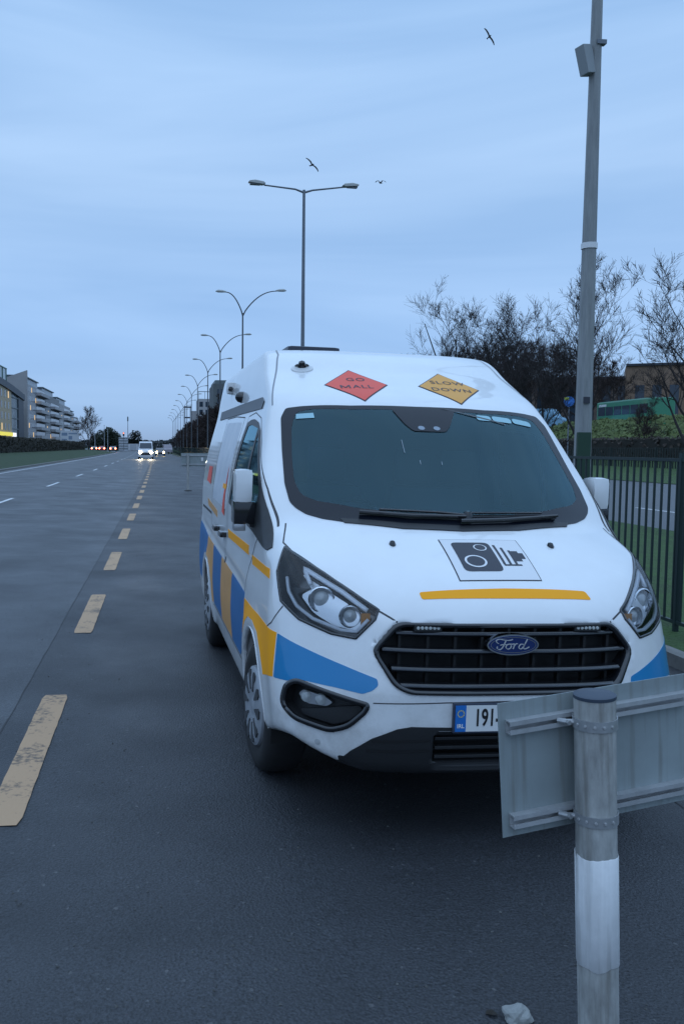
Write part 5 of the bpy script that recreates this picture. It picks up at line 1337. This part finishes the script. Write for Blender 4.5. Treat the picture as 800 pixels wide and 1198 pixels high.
# ------------------------------------------------------------------ vehicles
tyre_m = rubber
def vehicle(name, loc, rz, label, cat, L_, W_, prof, cab, paint_m, wheels, front_on=False, rear_on=False, group=None, lamp_z=.75):
    """prof: side outline (y,z) of the body shell, cab: side outline of the window band"""
    t = empty(name, loc, (0,0,rz), label, cat, group)
    def shell(P, w0, w1, m, nm):
        zmin = min(p[1] for p in P); zmax = max(p[1] for p in P); V = []; F = []; n = len(P)
        for s in (-1, 1):
            for y, z in P:
                k = (z-zmin)/(zmax-zmin+1e-6); V.append((s*(w0+(w1-w0)*k**2), y, z))
        F = [tuple(range(n-1,-1,-1)), tuple(range(n,2*n))]+[(i,(i+1)%n,n+(i+1)%n,n+i) for i in range(n)]
        b = MB(); b.add(V, F); return b.build(nm, m, t, False, bevel=.05)
    bd_ = shell(prof, W_/2, W_/2*.86, paint_m, 'body')
    shell(cab, W_/2*.93, W_/2*.80, win, 'windows') if cab else None
    for y in wheels:
        for s in (-1, 1):
            b = MB(); b.lathe([(0,-.02),(.2,-.02),(.31,0),(.33,.05),(.33,.17),(.31,.2),(0,.2)], 20, Matrix.Translation((s*(W_/2-.0),y,.33)) @ Matrix.Rotation(-s*math.pi/2,4,'Y')); b.build('wheel', tyre_m, t, True)
    for s in (-1, 1):
        b = MB(); b.lathe([(0,.03),(.14,.03),(.17,0),(.17,-.05)], 14, Matrix.Translation((s*W_*.36,-.02,lamp_z)) @ Matrix.Rotation(math.pi/2,4,'X')); b.build('headlight' if not rear_on else 'tail_light', front_on or rear_on or satin, t, True)
    return t
hl_w = mat('headlight_on', (1,.95,.8), .3, emit=((1,.85,.55), 60)); hl_y = mat('headlight_warm', (1,.9,.5), .3, emit=((1,.76,.34), 50)); tl = mat('tail_light_on', (.8,.05,.03), .3, emit=((1,.14,.07), 30))
wpaint = mat('white_vehicle_paint', (.62,.64,.68), .35, coat=.6); spaint = mat('silver_vehicle_paint', (.33,.33,.37), .35, coat=.6, metal=.2); dpaint = mat('dark_vehicle_paint', (.05,.05,.06), .3, coat=.6); rpaint = mat('red_vehicle_paint', (.2,.02,.02), .3, coat=.6)
vanP = [(0,.3),(-.0,1.0),(.25,1.25),(.95,1.45),(1.5,2.25),(1.8,2.38),(5.4,2.38),(5.5,.3)]; vanC = [(.93,1.38),(1.46,2.1),(2.4,2.1),(2.4,1.4)]
def ws_front(t, W_):
    b = MB(); b.add([(-W_*.42,.86,1.46),(W_*.42,.86,1.46),(W_*.38,1.42,2.18),(-W_*.38,1.42,2.18)], [(0,1,2,3)]); b.build('windscreen', win, t)
    b = MB(); b.box((-W_*.3,-.03,.55), (W_*.3,.0,.85)); b.build('grille', gloss, t)
v1 = vehicle('oncoming_van', (ground_at(170.5,118),118,zg(-2.3)), 0, 'white van driving towards the camera with both headlights on', 'van', 5.5, 2.0, vanP, vanC, wpaint, (1.0,4.4), front_on=hl_w, lamp_z=.95); ws_front(v1, 2.0)
for s in (-1, 1):   # the beams of its dipped lamps
    ld = bpy.data.lights.new('dipped_beam', 'SPOT'); ld.energy = 420; ld.spot_size = R(44); ld.color = (1,.86,.6); ld.shadow_soft_size = .12
    lo = bpy.data.objects.new('dipped_beam', ld); COL.objects.link(lo); lo.parent = v1; lo.location = (s*.72,-.15,.95); lo.rotation_euler = Vector((0,-1,-.22)).to_track_quat('-Z','Y').to_euler()
carP = [(0,.28),(-.02,.62),(.12,.80),(1.05,.95),(1.75,1.42),(2.1,1.48),(3.1,1.45),(3.9,1.05),(4.3,.98),(4.35,.35)]; carC = [(1.1,.93),(1.78,1.36),(3.05,1.38),(3.7,1.02)]
vehicle('oncoming_car', (ground_at(187.5,165),165,zg(-1)), 0, 'dark car with warm headlights following behind the oncoming white van', 'car', 4.35, 1.8, carP, carC, dpaint, (.85,3.45), front_on=hl_y, lamp_z=.68)
rearP = [(0,.35),(.0,.98),(.35,1.08),(1.0,1.45),(2.2,1.48),(2.7,1.42),(3.3,.95),(4.2,.8),(4.35,.28)]; rearC = [(.55,1.06),(1.05,1.38),(2.6,1.36),(3.2,.95)]
for i, (u, y, pm, lab) in enumerate(((110.5,250,dpaint,'leftmost car with glowing red tail lights at the end of the hedge'),(119.5,238,rpaint,'middle car of three with red tail lights at the junction'),(132.5,232,dpaint,'rightmost of the three cars with red tail lights'))):
    vehicle('departing_car', (ground_at(u,y),y,.42), R(3), lab, 'car', 4.35, 1.8, rearP, rearC, pm, (.85,3.45), rear_on=tl, group='cars with tail lights on', lamp_z=.85)
t = vehicle('flatbed_truck', (1.55,222,zg(1.5)), R(12), 'pale grey flatbed truck parked far down the shoulder', 'truck', 6, 2.2, [(0,.4),(0,1.1),(.3,1.4),(.7,2.3),(1.9,2.35),(1.95,1.0),(6,1.0),(6,.5)], [(.35,1.45),(.72,2.15),(1.6,2.15),(1.6,1.45)], mat('truck_pink_grey', (.36,.33,.37), .5), (.9,4.6), lamp_z=.8)
B('headboard', (-1.0,2.1,1.05), (1.0,2.2,2.4), satin, t); B('load', (-1.0,2.6,1.02), (1.0,5.6,1.45), mat('load_grey', (.25,.25,.27), .7), t)
# green bus beyond the bank
gm = mat('bus_green', (.02,.20,.10), .35, coat=.5)
t = empty('bus', (50,82.5,3.9), (0,0,R(-1)), 'green single-deck bus passing above the ivy bank on the right', 'bus')
b = MB(); b.box((-1.25,0,.35), (1.25,11.5,3.1)); b.build('body', gm, t, False, bevel=.16)
for j in range(6): B('window', (-1.275,.8+j*1.75,1.55), (-1.24,2.35+j*1.75,2.5), win, t)
B('windscreen', (-1.1,11.48,1.3), (1.1,11.53,2.6), win, t); B('destination_sign', (-1.28,9.3,2.55), (-1.24,10.9,2.8), mat('bus_white', (.6,.6,.6), .5), t)
for y in (2.2, 9.0):
    for s in (-1, 1): b = MB(); b.lathe([(0,-.02),(.3,-.02),(.48,0),(.5,.05),(.5,.25),(0,.27)], 20, Matrix.Translation((s*1.26,y,.5)) @ Matrix.Rotation(-s*math.pi/2,4,'Y')); b.build('wheel', tyre_m, t, True)
vehicle('parked_van', (ground_at(661,95),95,4.0), R(40), 'pale blue parked van half hidden behind the bank left of the pole', 'van', 5.5, 2.0, vanP, vanC, mat('pale_blue_paint', (.20,.38,.52), .4), (1.0,4.4))
t = empty('round_sign', (ground_at(663.5,58),58,.1), (0,0,R(-28)), 'small round blue and yellow sign seen among the branches left of the pole', 'sign')
b = MB(); b.tube([(0,.1,0),(0,.1,5.3)], .05, 8); b.build('post', pole_m, t); b = MB(); b.lathe([(.36,0),(.36,.03),(0,.03)], 20, Matrix.Translation((0,.04,4.95)) @ Matrix.Rotation(math.pi/2,4,'X')); b.build('disc', mat('sign_blue', (.03,.16,.5), .4), t)
b = MB(); b.box((-.3,-.01,5.05), (.0,.0,5.25)); b.build('patch', mat('sign_yellow', (.5,.55,.08), .4), t)

# ------------------------------------------------------------------ birds
bird_m = mat('bird_dark', (.03,.032,.04), .8)
for i, (u, v, Y, roll, yaw, fl, lab) in enumerate(((365,193,50,38,20,.25,'gull banking just above the straight street lamp'),(445,214,60,8,-40,.8,'small bird with raised wings right of the straight street lamp'),(572,43,52,52,10,.12,'highest gull gliding with outspread wings near the tall grey pole'))):
    p = at(u, v, Y); w_ = (.52,.40,.56)[i]
    t = empty('bird', p, (R(10),R(roll),R(yaw)), lab, 'bird')
    b = MB(); b.tube([(0,-.24,.01),(0,-.18,.01),(0,-.05,0),(0,.1,0),(0,.24,0)], [.012,.035,.055,.045,.012], 8); bd_ = b.build('body', bird_m, t, True)
    for s in (-1, 1):
        V = []; F = []
        for x_, y0, y1, z_ in ((.02,-.08,.08,.02),(.4*w_,-.11,.06,.02+fl*.16),(.75*w_,-.09,.05,.02+fl*.12),(1.0*w_,-.03,.05,fl*.05)):
            V += [(s*x_,y0,z_+.006),(s*x_,y1,z_+.006),(s*x_,y1,z_-.006),(s*x_,y0,z_-.006)]
        for k in range(3):
            for j in range(4): F.append((k*4+j, k*4+(j+1)%4, k*4+4+(j+1)%4, k*4+4+j))
        F.append((12,13,14,15)); mobj('wing', V, F, bird_m, t)
    b = MB(); b.add([(-.02,.2,0),(.02,.2,0),(.06,.36,.0),(-.06,.36,.0),(0,.2,.012),(0,.36,.01)], [(0,1,2,3),(0,4,5,3),(4,1,2,5)]); b.build('tail', bird_m, t)
